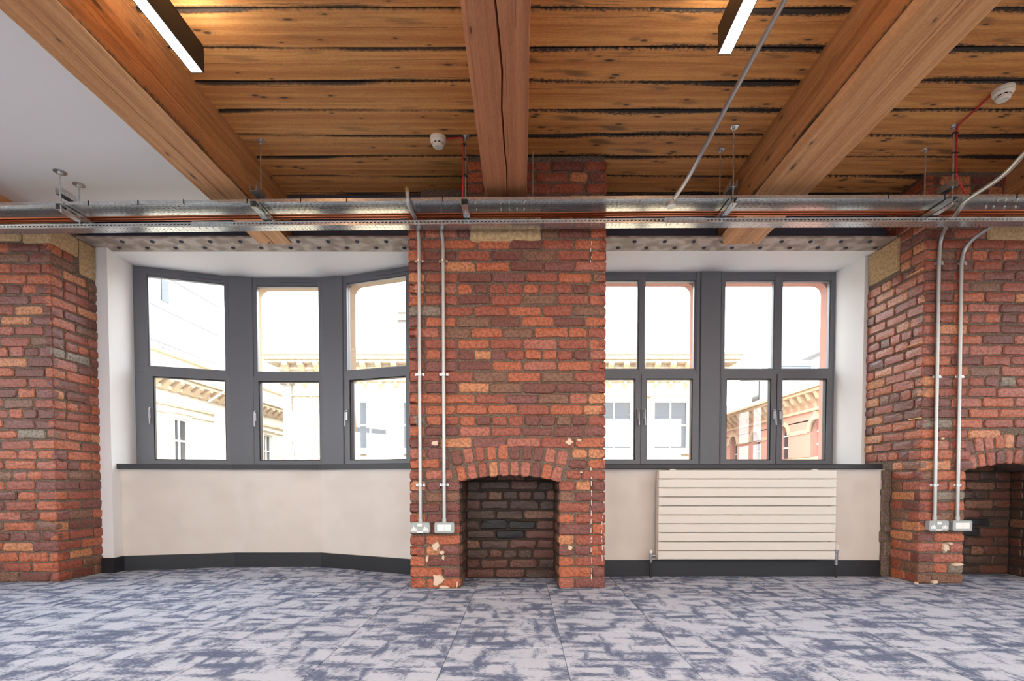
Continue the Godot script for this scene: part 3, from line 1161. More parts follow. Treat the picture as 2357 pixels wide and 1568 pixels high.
# one window unit: local x along it, y up, z into the room; lights = [[upper x0, upper x1, lower x0, lower x1], ...]
func window(number: int, label: String, a: Vector2, b: Vector2, lights: Array, stone: String, ends: Array, margin := 0.0) -> Node3D:
	var w := structure("window_%d" % number, label)
	var dir := (b - a).normalized()
	w.transform = Transform3D(Basis(Vector3(dir.x, 0, dir.y), Vector3.UP, Vector3(-dir.y, 0, dir.x)), Vector3(a.x, 0, a.y))
	var length := a.distance_to(b)
	var st := begin()
	var lo := 0.872
	# outer frame
	box(st, Vector3(ends[0], 2.531, -0.07), Vector3(length - ends[1], 2.605, 0.0), 0.004)
	box(st, Vector3(ends[0], lo, -0.07), Vector3(length - ends[1], 0.905, 0.0), 0.004)
	box(st, Vector3(ends[0], 1.69, -0.07), Vector3(length - ends[1], 1.745, 0.004), 0.004)
	var edges := [ends[0] - 0.001]
	for l in lights:
		edges.append_array([l[0], l[1]])
	edges.append(length - ends[1] + 0.001)
	for i in range(0, edges.size(), 2):
		if edges[i + 1] - edges[i] > 0.01:
			box(st, Vector3(edges[i], lo, -0.068), Vector3(edges[i + 1], 2.60, 0.002), 0.004)
	part(st, "frame", M.window_frame, w)
	for l in lights:
		# upper light: bead, pane
		st = begin()
		ring_plate(st, rect_like(Vector2(l[0] - 0.004, 1.741), Vector2(l[1] + 0.004, 2.535), 1), rect_like(Vector2(l[0] + 0.008, 1.752), Vector2(l[1] - 0.008, 2.523), 1), -0.05, -0.012)
		part(st, "glazing_bead", M.window_frame, w)
		box_part(Vector3(l[0], 1.745, -0.036), Vector3(l[1], 2.531, -0.030), 0.0, "pane", M.glass, w)
		# opening sash below
		var o0: float = l[2] - 0.045
		var o1: float = l[3] + 0.045
		st = begin()
		ring_plate(st, rect_like(Vector2(o0, 0.893), Vector2(o1, 1.70), 1), rect_like(Vector2(l[2], 0.93), Vector2(l[3], 1.658), 1), -0.06, 0.016)
		var sash := part(st, "sash", M.window_frame, w)
		st = begin()
		ring_plate(st, rect_like(Vector2(l[2] - 0.001, 0.929), Vector2(l[3] + 0.001, 1.659), 1), rect_like(Vector2(l[2] + 0.007, 0.937), Vector2(l[3] - 0.007, 1.651), 1), -0.04, 0.006)
		part(st, "gasket", M.gasket, sash)
		box_part(Vector3(l[2], 0.93, -0.026), Vector3(l[3], 1.658, -0.020), 0.0, "pane", M.glass, sash)
		# espagnolette handle on one stile
		var hx: float = l[4]
		st = begin()
		box(st, Vector3(hx - 0.011, 1.29, 0.016), Vector3(hx + 0.011, 1.39, 0.025), 0.004)
		tube(st, bend([Vector3(hx, 1.375, 0.024), Vector3(hx, 1.375, 0.052), Vector3(hx + 0.006, 1.24, 0.056)], 0.02), 0.0068, 8)
		part(st, "handle", M.handle_silver, sash)
	# trickle vent in the head
	st = begin()
	var mid := length * 0.62
	box(st, Vector3(mid - 0.16, 2.556, 0.0), Vector3(mid + 0.16, 2.574, 0.010), 0.003)
	part(st, "trickle_vent", M.window_frame, w)
	# masonry opening outside, with rounded upper corners
	st = begin()
	var r0: float = lights[0][0]
	var r1: float = lights[-1][1]
	ring_plate(st, rect_like(Vector2(-0.02, 0.55), Vector2(length + 0.02, 3.0)), round_rect(Vector2(r0 - margin, 0.86), Vector2(r1 + margin, 2.535 + margin * 0.6), 0.085, true), -0.19, -0.085)
	part(st, "stone_surround", M[stone], w)
	return w


func build_windows() -> void:
	window(1, "dark grey sash window facing the street corner, next to the white reveal", BAY[0], BAY[1], [[0.10, 0.715, 0.135, 0.695, 0.108]], "buff_stone", [0.0, 0.06], 0.07)
	var w2 := window(2, "middle dark grey sash window of the bay", BAY[1], BAY[2], [[0.11, 0.73, 0.15, 0.71, 0.122]], "buff_stone", [0.05, 0.05], 0.02)
	window(3, "dark grey sash window of the bay next to the chimney breast", BAY[2], BAY[3], [[0.13, 0.76, 0.178, 0.765, 0.15]], "buff_stone", [0.06, 0.0], 0.03)
	# posts at the two corners of the bay
	var inv := w2.transform.affine_inverse()
	for c in [[BAY[1], 0.171, 1.0], [BAY[2], -0.166, -1.0]]:
		var st := begin()
		box(st, Vector3(-0.105, 0.872, -0.06), Vector3(0.105, 2.607, 0.022), 0.006)
		for e in [-0.121, 0.121]:
			box(st, Vector3(e - 0.018, 0.872, -0.06), Vector3(e + 0.018, 2.605, 0.012), 0.004)
		part(st, "mullion", M.window_frame, w2, inv * Transform3D(Basis(Vector3.UP, c[1]), Vector3(c[0].x, 0, c[0].y + 0.012)))
	var w5 := window(4, "four light dark grey window partly behind the chimney breast", Vector2(0.575, -4.735), Vector2(1.70, -4.735), [[0.03, 0.472, 0.06, 0.443, 0.466], [0.526, 0.978, 0.543, 0.955, 0.52]], "red_brick_front", [0.0, 0.0], 0.012)
	window(5, "four light dark grey window above the radiator, next to the white reveal", Vector2(1.70, -4.735), Vector2(2.80, -4.735), [[0.115, 0.561, 0.133, 0.532, 0.556], [0.628, 1.062, 0.630, 1.03, 0.610]], "red_brick_front", [0.0, 0.0], 0.012)
	var st2 := begin()
	box(st2, Vector3(1.02, 0.872, -0.06), Vector3(1.20, 2.607, 0.022), 0.006)
	box(st2, Vector3(0.985, 0.872, -0.06), Vector3(1.018, 2.605, 0.012), 0.004)
	box(st2, Vector3(1.202, 0.872, -0.06), Vector3(1.238, 2.605, 0.012), 0.004)
	part(st2, "mullion", M.window_frame, w5)


func build_girders() -> void:
	for g in [[-3.402, -0.762, "riveted steel girder over the bay window", 19], [0.572, 2.87, "riveted steel girder over the radiator window", 16]]:
		var o := structure(numbered("steel_girder"), g[2])
		var st := begin()
		box(st, Vector3(g[0], SOFFIT + 0.001, -4.318), Vector3(g[1], SOFFIT + 0.016, -4.07), 0.002)
		part(st, "bottom_flange", M.girder_paint, o)
		st = begin()
		box(st, Vector3(g[0], SOFFIT + 0.016, -4.21), Vector3(g[1], 2.918, -4.185))
		box(st, Vector3(g[0], SOFFIT + 0.016, -4.185), Vector3(g[1], SOFFIT + 0.10, -4.17), 0.002)
		box(st, Vector3(g[0], 2.88, -4.318), Vector3(g[1], 2.918, -4.07))
		part(st, "web", M.girder_navy, o)
		# two staggered rows of rivet heads
		var rivet := begin()
		lathe(rivet, Vector3.ZERO, Vector3.DOWN, [Vector2(0.017, 0.0), Vector2(0.0165, 0.005), Vector2(0.013, 0.010), Vector2(0.007, 0.0135), Vector2(0.0, 0.0145)], 12)
		var mesh := rivet.commit()
		var x: float = g[0] + 0.20
		var k := 0
		while x < g[1] - 0.05:
			put(mesh, "rivet", M.girder_navy, o, Transform3D(Basis(), Vector3(x, SOFFIT + 0.002, -4.135 if k % 2 else -4.245)))
			x += 0.113 + (0.004 if k % 3 else -0.006)
			k += 1


# ---------------------------------------------------------------- outdoors
# a sash window set in a wall: local x along, y up, z out of the wall
func sash_window(parent: Node3D, t: Transform3D, w: float, h: float, cols: int) -> void:
	var st := begin()
	ring_plate(st, rect_like(Vector2(-w * 0.5 - 0.16, -0.12), Vector2(w * 0.5 + 0.16, h + 0.2), 1), rect_like(Vector2(-w * 0.5, 0), Vector2(w * 0.5, h), 1), -0.02, 0.24)
	box(st, Vector3(-w * 0.5 - 0.26, -0.2, -0.02), Vector3(w * 0.5 + 0.26, -0.1, 0.34))
	box(st, Vector3(-w * 0.5 - 0.22, h + 0.2, -0.02), Vector3(w * 0.5 + 0.22, h + 0.28, 0.36))
	var f := part(st, "window", M.white_stone, parent, t)
	st = begin()
	box(st, Vector3(-w * 0.5, h * 0.5 - 0.035, 0.03), Vector3(w * 0.5, h * 0.5 + 0.035, 0.11))
	for i in cols + 1:
		var x := lerpf(-w * 0.5, w * 0.5, float(i) / cols)
		box(st, Vector3(x - 0.03, 0, 0.03), Vector3(x + 0.03, h, 0.10))
	box(st, Vector3(-w * 0.5, 0, 0.03), Vector3(w * 0.5, 0.06, 0.11))
	box(st, Vector3(-w * 0.5, h - 0.06, 0.03), Vector3(w * 0.5, h, 0.11))
	part(st, "sash_bars", M.white_paint, f)
	box_part(Vector3(-w * 0.5, 0, 0.01), Vector3(w * 0.5, h, 0.03), 0.0, "pane", M.dark_glass, f)


func build_outdoors() -> void:
	# street far below
	var s := structure("street", "grey street far below the windows")
	box_part(Vector3(-60, -9.4, -90), Vector3(60, -9.0, -5.6), 0.0, "surface", M.asphalt, s)
	# the stone building straight across
	var b := thing("stone_building", "cream stone building with bracketed cornice, sash windows and mansard roof", "building", Vector3(0, -9, -24))
	box_part(Vector3(-10.7, 0, -14), Vector3(9.0, 14.55, 0), 0.0, "wall", M.cream_stone, b)
	var st := begin()
	for l in [[14.55, 14.75, 0.18], [14.75, 14.86, 0.30], [15.0, 15.12, 0.62], [15.12, 15.30, 0.72], [15.30, 15.40, 0.82], [14.25, 14.34, 0.1], [13.58, 13.68, 0.1], [10.72, 10.86, 0.22], [10.60, 10.66, 0.12]]:
		box(st, Vector3(-10.7 - l[2], l[0], -14), Vector3(9.0 + l[2], l[1], l[2]), 0.02)
	box(st, Vector3(-10.85, 14.8, -14), Vector3(9.15, 15.05, 0.2))
	part(st, "cornice", M.cream_stone, b)
	var bracket := begin()
	slab(bracket, [Vector2(0, 0), Vector2(0, 0.42), Vector2(0.55, 0.42), Vector2(0.55, 0.30), Vector2(0.4, 0.2), Vector2(0.2, 0.0)], -0.12, 0.12)
	var bm := bracket.commit()
	var side := Basis(Vector3(0, 0, 1), Vector3.UP, Vector3(-1, 0, 0))
	for i in 29:
		put(bm, "bracket", M.buff_stone, b, Transform3D(side, Vector3(-10.5 + i * 0.69, 14.60, 0.05)))
	var console := begin()
	slab(console, [Vector2(0, 0), Vector2(0, 0.3), Vector2(0.28, 0.3), Vector2(0.22, 0.14), Vector2(0.06, 0.02)], -0.06, 0.06)
	var cm := console.commit()
	for i in 29:
		put(cm, "console", M.buff_stone, b, Transform3D(side, Vector3(-10.5 + i * 0.69, 13.98, 0.0)))
	var tooth := begin()
	box(tooth, Vector3(-0.05, 0, 0), Vector3(0.05, 0.08, 0.16))
	var tm := tooth.commit()
	for i in 98:
		put(tm, "dentil", M.cream_stone, b, Transform3D(Basis(), Vector3(-10.5 + i * 0.2, 10.66, 0.0)))
	st = begin()
	box(st, Vector3(-10.78, 11.1, -0.6), Vector3(-10.38, 14.1, 0.14))
	box(st, Vector3(-10.92, 14.1, -0.7), Vector3(-10.28, 14.4, 0.24), 0.05)
	box(st, Vector3(-10.9, 10.86, -0.7), Vector3(-10.3, 11.1, 0.22))
	part(st, "corner_pilaster", M.grey_stone, b)
	for x in [-8.6, -6.85, -4.6, -2.3, 0.0, 2.1, 4.2, 6.75]:
		if x != -8.6:
			sash_window(b, Transform3D(Basis(), Vector3(x, 11.18, 0)), 1.5, 2.18, 2)
	st = begin()
	for e in [-9.55, -5.75, -3.45, -1.15, 1.05, 3.1, 5.45, 8.1]:
		box(st, Vector3(e - 0.05, 10.9, 0), Vector3(e + 0.05, 13.58, 0.07))
	part(st, "panel_mould", M.cream_stone, b)
	# mansard
	st = begin()
	loft(st, [[Vector3(-9.6, 15.3, -1.0), Vector3(7.9, 15.3, -1.0), Vector3(7.9, 15.3, -13), Vector3(-9.6, 15.3, -13)], [Vector3(-8.6, 16.15, -1.6), Vector3(6.3, 16.15, -1.6), Vector3(6.3, 16.15, -12), Vector3(-8.6, 16.15, -12)], [Vector3(-4.6, 17.9, -5.6), Vector3(0.6, 17.9, -5.6), Vector3(0.6, 17.9, -7), Vector3(-4.6, 17.9, -7)]], [Vector3(-1, 15, -6), Vector3(-1, 15.5, -6), Vector3(-1, 16, -6)], [], true)
	poly(st, [Vector3(-4.6, 17.9, -5.6), Vector3(0.6, 17.9, -5.6), Vector3(0.6, 17.9, -7), Vector3(-4.6, 17.9, -7)], Vector3(-2, 15, -6))
	var roof := part(st, "roof", M.slate, b)
	st = begin()
	box(st, Vector3(-8.7, 16.1, -12), Vector3(6.4, 16.17, -1.55))
	part(st, "roof_ledge", M.grey_stone, roof)
	for k in [[-5.2, 16.55], [4.2, 15.5]]:
		box_part(Vector3(k[0] - 0.45, k[1], -2.9), Vector3(k[0] + 0.35, k[1] + 0.42, -2.1 if k[1] > 16 else -1.2), 0.0, "skylight", M.slate_dark, roof)
	st = begin()
	box(st, Vector3(-6.35, 16.2, -4.6), Vector3(-5.65, 18.5, -3.6))
	box(st, Vector3(-6.45, 18.1, -4.7), Vector3(-5.55, 18.3, -3.5))
	box(st, Vector3(-6.42, 18.5, -4.65), Vector3(-5.58, 18.62, -3.55))
	part(st, "chimney", M.grey_stone, b)
	# the long stone front along the side of the street
	b = thing("stone_terrace", "white stone terrace with a dentilled cornice running down the street", "building", Vector3(-15, -9, -14))
	box_part(Vector3(-4.5, 0, -30), Vector3(0, 13.6, 0), 0.0, "wall", M.white_stone, b)
	st = begin()
	for l in [[13.6, 13.78, 0.18], [13.95, 14.1, 0.55], [14.1, 14.25, 0.66], [12.95, 13.08, 0.12], [12.62, 12.70, 0.08], [15.1, 15.25, 0.14]]:
		box(st, Vector3(-4.5, l[0], -30), Vector3(l[2], l[1], 0.2), 0.02)
	part(st, "cornice", M.cream_stone, b)
	box_part(Vector3(-4.5, 13.7, -30), Vector3(-0.05, 15.1, 0.1), 0.0, "parapet", M.white_stone, b)
	for i in 43:
		put(bm, "bracket", M.buff_stone, b, Transform3D(Basis(Vector3.RIGHT, Vector3.UP, Vector3.BACK), Vector3(0.0, 13.56, -0.3 - i * 0.69)))
	for i in 7:
		sash_window(b, Transform3D(Basis(Vector3.FORWARD, Vector3.UP, Vector3.RIGHT), Vector3(0, 10.55, -1.2 - i * 3.9)), 1.05, 1.9, 2)
	# newer block behind it
	b = thing("office_block", "tall pale panelled office block rising behind the stone terrace", "building", Vector3(-20, -9, -22))
	box_part(Vector3(-14, 0, -13), Vector3(0, 32, 0), 0.0, "wall", M.modern_panel, b)
	st = begin()
	for i in 9:
		box(st, Vector3(-14, 15.5 + i * 1.9, -13), Vector3(0.16, 15.58 + i * 1.9, 0.16))
	part(st, "floor_band", M.slate, b)
	for i in 4:
		for j in 2:
			box_part(Vector3(-0.1, 16.0 + i * 3.8, -3.6 - j * 4.5), Vector3(0.05, 17.2 + i * 3.8, -3.0 - j * 4.5), 0.0, "window", M.dark_glass, b)
	# red brick warehouse with round-headed windows
	b = thing("brick_warehouse", "red brick warehouse with round headed windows and a corbelled stone cornice", "building", Vector3(12, -9, -18))
	var bays := [-3.4, -6.2, -9.0, -11.8, -14.6]
	st = begin()
	box(st, Vector3(0.35, 0, -18), Vector3(9, 13.3, 0))
	box(st, Vector3(0, 0, -18), Vector3(0.4, 10.75, 0))
	box(st, Vector3(0, 12.25, -18), Vector3(0.4, 13.3, 0))
	var cut := 0.0
	for z in bays:
		box(st, Vector3(0, 10.7, z + 0.5), Vector3(0.4, 12.3, cut))
		cut = z - 0.5
	box(st, Vector3(0, 10.7, -18), Vector3(0.4, 12.3, cut))
	part(st, "wall", M.red_brick_front, b)
	var turn := Basis(Vector3.BACK, Vector3.UP, Vector3.LEFT)
	for z in bays:
		# arch head: stone ring and brick spandrels
		var inner := []
		var outer := []
		var shell := []
		for k in 13:
			var t := PI * k / 12.0
			inner.append(Vector2(cos(t) * 0.5, 1.05 + sin(t) * 0.5))
			outer.append(Vector2(cos(t) * 0.68, 1.05 + sin(t) * 0.68))
			shell.append(Vector2(cos(t) * 0.5, 1.55))
		var a := begin()
		for k in 12:
			slab(a, [inner[k], outer[k], outer[k + 1], inner[k + 1]], -0.1, 0.07)
		box(a, Vector3(-0.08, 1.5, -0.05), Vector3(0.08, 1.82, 0.12))
		var f := part(a, "window", M.buff_stone, b, Transform3D(turn, Vector3(0, 10.75, z)))
		a = begin()
		for k in 12:
			slab(a, [inner[k], shell[k], shell[k + 1], inner[k + 1]], -0.4, -0.01)
		part(a, "arch_brickwork", M.red_brick_front, f)
		box_part(Vector3(-0.5, 0, -0.36), Vector3(0.5, 1.56, -0.33), 0.0, "pane", M.dark_glass, f)
		a = begin()
		box(a, Vector3(-0.03, 0, -0.33), Vector3(0.03, 1.55, -0.28))
		box(a, Vector3(-0.5, 0.5, -0.33), Vector3(0.5, 0.56, -0.28))
		box(a, Vector3(-0.5, 1.03, -0.33), Vector3(0.5, 1.09, -0.28))
		part(a, "sash_bars", M.white_paint, f)
	st = begin()
	for l in [[10.55, 10.72, 0.16], [11.75, 11.92, 0.04], [12.62, 12.74, 0.1], [13.3, 13.42, 0.5], [13.42, 13.52, 0.6]]:
		if l[0] == 11.75:
			var c2 := 0.0
			for z in bays:
				box(st, Vector3(-l[2], l[0], z + 0.7), Vector3(0.2, l[1], c2))
				c2 = z - 0.7
		else:
			box(st, Vector3(-l[2], l[0], -18), Vector3(0.3, l[1], 0), 0.01)
	part(st, "cornice", M.buff_stone, b)
	var corbel := begin()
	slab(corbel, [Vector2(0, 0), Vector2(0, 0.58), Vector2(0.45, 0.58), Vector2(0.3, 0.3), Vector2(0.1, 0.2)], -0.12, 0.12)
	var km := corbel.commit()
	for i in 29:
		put(km, "corbel", M.buff_stone, b, Transform3D(Basis(Vector3.LEFT, Vector3.UP, Vector3.FORWARD), Vector3(0, 12.74, -0.4 - i * 0.62)))
	st = begin()
	poly(st, [Vector3(0.2, 13.5, -18), Vector3(0.2, 13.5, 0), Vector3(5, 17.2, 0), Vector3(5, 17.2, -18)], Vector3(5, 10, -9))
	poly(st, [Vector3(9, 13.5, -18), Vector3(9, 13.5, 0), Vector3(5, 17.2, 0), Vector3(5, 17.2, -18)], Vector3(5, 10, -9))
	poly(st, [Vector3(0.2, 13.4, 0), Vector3(9, 13.4, 0), Vector3(5, 17.2, 0)], Vector3(5, 13, -9))
	part(st, "roof", M.slate, b)
	for k in [[-8.2, -11.6, 15.4], [-3.4, -5.2, 15.1]]:
		st = begin()
		box(st, Vector3(0.7, 13.5, k[1]), Vector3(4, k[2], k[0]))
		var dorm := part(st, "dormer", M.modern_panel, b)
		st = begin()
		box(st, Vector3(0.35, k[2], k[1] - 0.3), Vector3(4, k[2] + 0.14, k[0] + 0.3))
		part(st, "dormer_roof", M.slate, dorm)
		box_part(Vector3(0.66, 14.1, k[1] + 0.6), Vector3(0.72, k[2] - 0.3, k[1] + 1.4), 0.0, "pane", M.dark_glass, dorm)


# ---------------------------------------------------------------- fittings
func build_radiator() -> void:
	var x0 := 1.038
	var x1 := 2.388
	var o := thing("radiator", "cream flat panel radiator of ten horizontal slats under the window", "radiator", Vector3(x0, 0, -3.98))
	var w := x1 - x0
	for i in 10:
		var y := 0.147 + i * 0.0682
		box_part(Vector3(0, y, -0.022), Vector3(w, y + 0.0635, 0.0), 0.004, "slat", M.radiator_paint, o)
	for x in [-0.004, w - 0.036]:
		box_part(Vector3(x, 0.15, -0.058), Vector3(x + 0.04, 0.822, -0.022), 0.008, "header_pipe", M.radiator_paint, o)
	for x in [0.10, w - 0.16]:
		box_part(Vector3(x, 0.62, -0.118), Vector3(x + 0.05, 0.835, -0.056), 0.004, "wall_bracket", M.radiator_paint, o)
	# lockshield valve
	var st := begin()
	tube(st, [Vector3(-0.045, 0.12, -0.035), Vector3(-0.045, 0.19, -0.035)], 0.010, 10)
	tube(st, [Vector3(-0.045, 0.172, -0.035), Vector3(0.0, 0.172, -0.035)], 0.009, 10)
	lathe(st, Vector3(-0.034, 0.172, -0.035), Vector3.RIGHT, [Vector2(0, 0), Vector2(0.014, 0), Vector2(0.014, 0.014), Vector2(0, 0.014)], 8)
	var v := part(st, "valve", M.handle_silver, o)
	st = begin()
	lathe(st, Vector3(-0.045, 0.19, -0.035), Vector3.UP, [Vector2(0.011, 0), Vector2(0.011, 0.022), Vector2(0.009, 0.026), Vector2(0, 0.026)], 12)
	part(st, "cap", M.socket_white, v)
	st = begin()
	tube(st, [Vector3(-0.045, 0.001, -0.035), Vector3(-0.045, 0.125, -0.035)], 0.0085, 10)
	part(st, "tail_pipe", M.black_plastic, o)
	# thermostatic valve
	st = begin()
	tube(st, [Vector3(w + 0.026, 0.10, -0.035), Vector3(w + 0.026, 0.20, -0.035)], 0.012, 10)
	tube(st, [Vector3(w - 0.01, 0.172, -0.035), Vector3(w + 0.03, 0.172, -0.035)], 0.010, 10)
	lathe(st, Vector3(w + 0.026, 0.195, -0.035), Vector3.UP, [Vector2(0.012, 0), Vector2(0.017, 0.004), Vector2(0.017, 0.016), Vector2(0.012, 0.02)], 8)
	v = part(st, "thermostatic_valve", M.handle_silver, o)
	st = begin()
	lathe(st, Vector3(w + 0.026, 0.213, -0.035), Vector3.UP, [Vector2(0.017, 0), Vector2(0.021, 0.006), Vector2(0.021, 0.045), Vector2(0.016, 0.052), Vector2(0.016, 0.062), Vector2(0, 0.064)], 16)
	part(st, "dial_head", M.radiator_paint, v)
	st = begin()
	tube(st, [Vector3(w + 0.026, 0.001, -0.035), Vector3(w + 0.026, 0.105, -0.035)], 0.0085, 10)
	part(st, "tail_pipe", M.black_plastic, o)


func pendant(label: String, x: float, z0: float, z1: float, group := "") -> void:
	var low := 2.622
	var high := 2.742
	var hw := 0.0295
	var o := thing("led_pendant", label, "pendant light", Vector3(x, low, z0), group)
	var l := z1 - z0
	var st := begin()
	box(st, Vector3(-hw, 0.0, 0.0), Vector3(-hw + 0.003, high - low, l))
	box(st, Vector3(hw - 0.003, 0.0, 0.0), Vector3(hw, high - low, l))
	box(st, Vector3(-hw, high - low - 0.004, 0.0), Vector3(hw, high - low, l))
	box(st, Vector3(-hw, 0.0, 0.0), Vector3(hw, high - low, 0.003))
	box(st, Vector3(-hw, 0.0, l - 0.003), Vector3(hw, high - low, l))
	part(st, "housing", M.lamp_black, o)
	box_part(Vector3(-hw + 0.003, 0.001, 0.003), Vector3(hw - 0.003, 0.006, l - 0.003), 0.0, "diffuser", M.led_diffuser, o)
	for z in [0.32, l - 0.32]:
		st = begin()
		tube(st, [Vector3(0, high - low, z), Vector3(0, TOP - low + 0.006, z)], 0.0012, 6)
		part(st, "suspension_wire", M.handle_silver, o)
	# light leaves the fitting downwards and upwards
	box_part(Vector3(-hw + 0.003, high - low + 0.0005, 0.003), Vector3(hw - 0.003, high - low + 0.002, l - 0.003), 0.0, "upper_diffuser", M.led_diffuser, o)
	for k in [[-0.003, -90.0, 16.0], [high - low + 0.006, 90.0, 12.0]]:
		var a := AreaLight3D.new()
		a.name = "light"
		a.area_size = Vector2(hw * 2 - 0.008, l - 0.01)
		a.area_normalize_energy = false
		a.light_energy = k[2]
		a.light_color = Color(1.0, 0.965, 0.91)
		a.shadow_enabled = true
		a.area_range = 14.0
		o.add_child(a, true)
		a.position = Vector3(0, k[0], l * 0.5)
		a.rotation_degrees = Vector3(k[1], 0, 0)


func build_lamps() -> void:
	pendant("black linear pendant lamp hanging beside the stained pine beam", -1.492, -2.48, 0.52)
	pendant("black linear pendant lamp hanging beside the ceiling conduit", 0.895, -2.375, 0.625)
	pendant("second black linear pendant lamp along the stained pine beam", -1.492, 1.1, 4.1)
	pendant("second black linear pendant lamp along the ceiling conduit", 0.895, 1.2, 4.2)
	pendant("black linear pendant lamp beyond the thick beam over the radiator", 3.05, -1.2, 1.8)
	pendant("black linear pendant lamp beyond the thick beam, next to the rear windows", 3.05, 2.3, 5.3)


# a thin perforated sheet in x and z from (0, 0) to (length, width); lanes = [[z0, z1, period, [[x0, x1], ...]], ...]
func perforated(st: SurfaceTool, length: float, width: float, lanes: Array, t: Transform3D) -> void:
	var th := 0.0014
	var strip := func(x0: float, x1: float, z0: float, z1: float) -> void:
		if x1 - x0 < 1e-5:
			return
		for y in [0.0, th]:
			var q := [t * Vector3(x0, y, z0), t * Vector3(x1, y, z0), t * Vector3(x1, y, z1), t * Vector3(x0, y, z1)]
			poly(st, q, t * Vector3((x0 + x1) * 0.5, th * 0.5, (z0 + z1) * 0.5))
	var z := 0.0
	for l in lanes:
		strip.call(0.0, length, z, l[0])
		var x := 0.0
		var n := 0
		while true:
			var base: float = n * l[2]
			if base > length:
				break
			for h in l[3]:
				var a: float = minf(base + h[0], length)
				strip.call(x, a, l[0], l[1])
				x = minf(base + h[1], length)
			n += 1
		strip.call(x, length, l[0], l[1])
		z = l[1]
	strip.call(0.0, length, z, width)


const TRAY_X := [-4.6, -1.62, 0.95, 4.4]
const TRAY_D := [3.440, 3.366, 3.324, 3.304]

func tray_d(x: float) -> float:
	for i in 3:
		if x <= TRAY_X[i + 1] or i == 2:
			return lerpf(TRAY_D[i], TRAY_D[i + 1], (x - TRAY_X[i]) / (TRAY_X[i + 1] - TRAY_X[i]))
	return 3.3


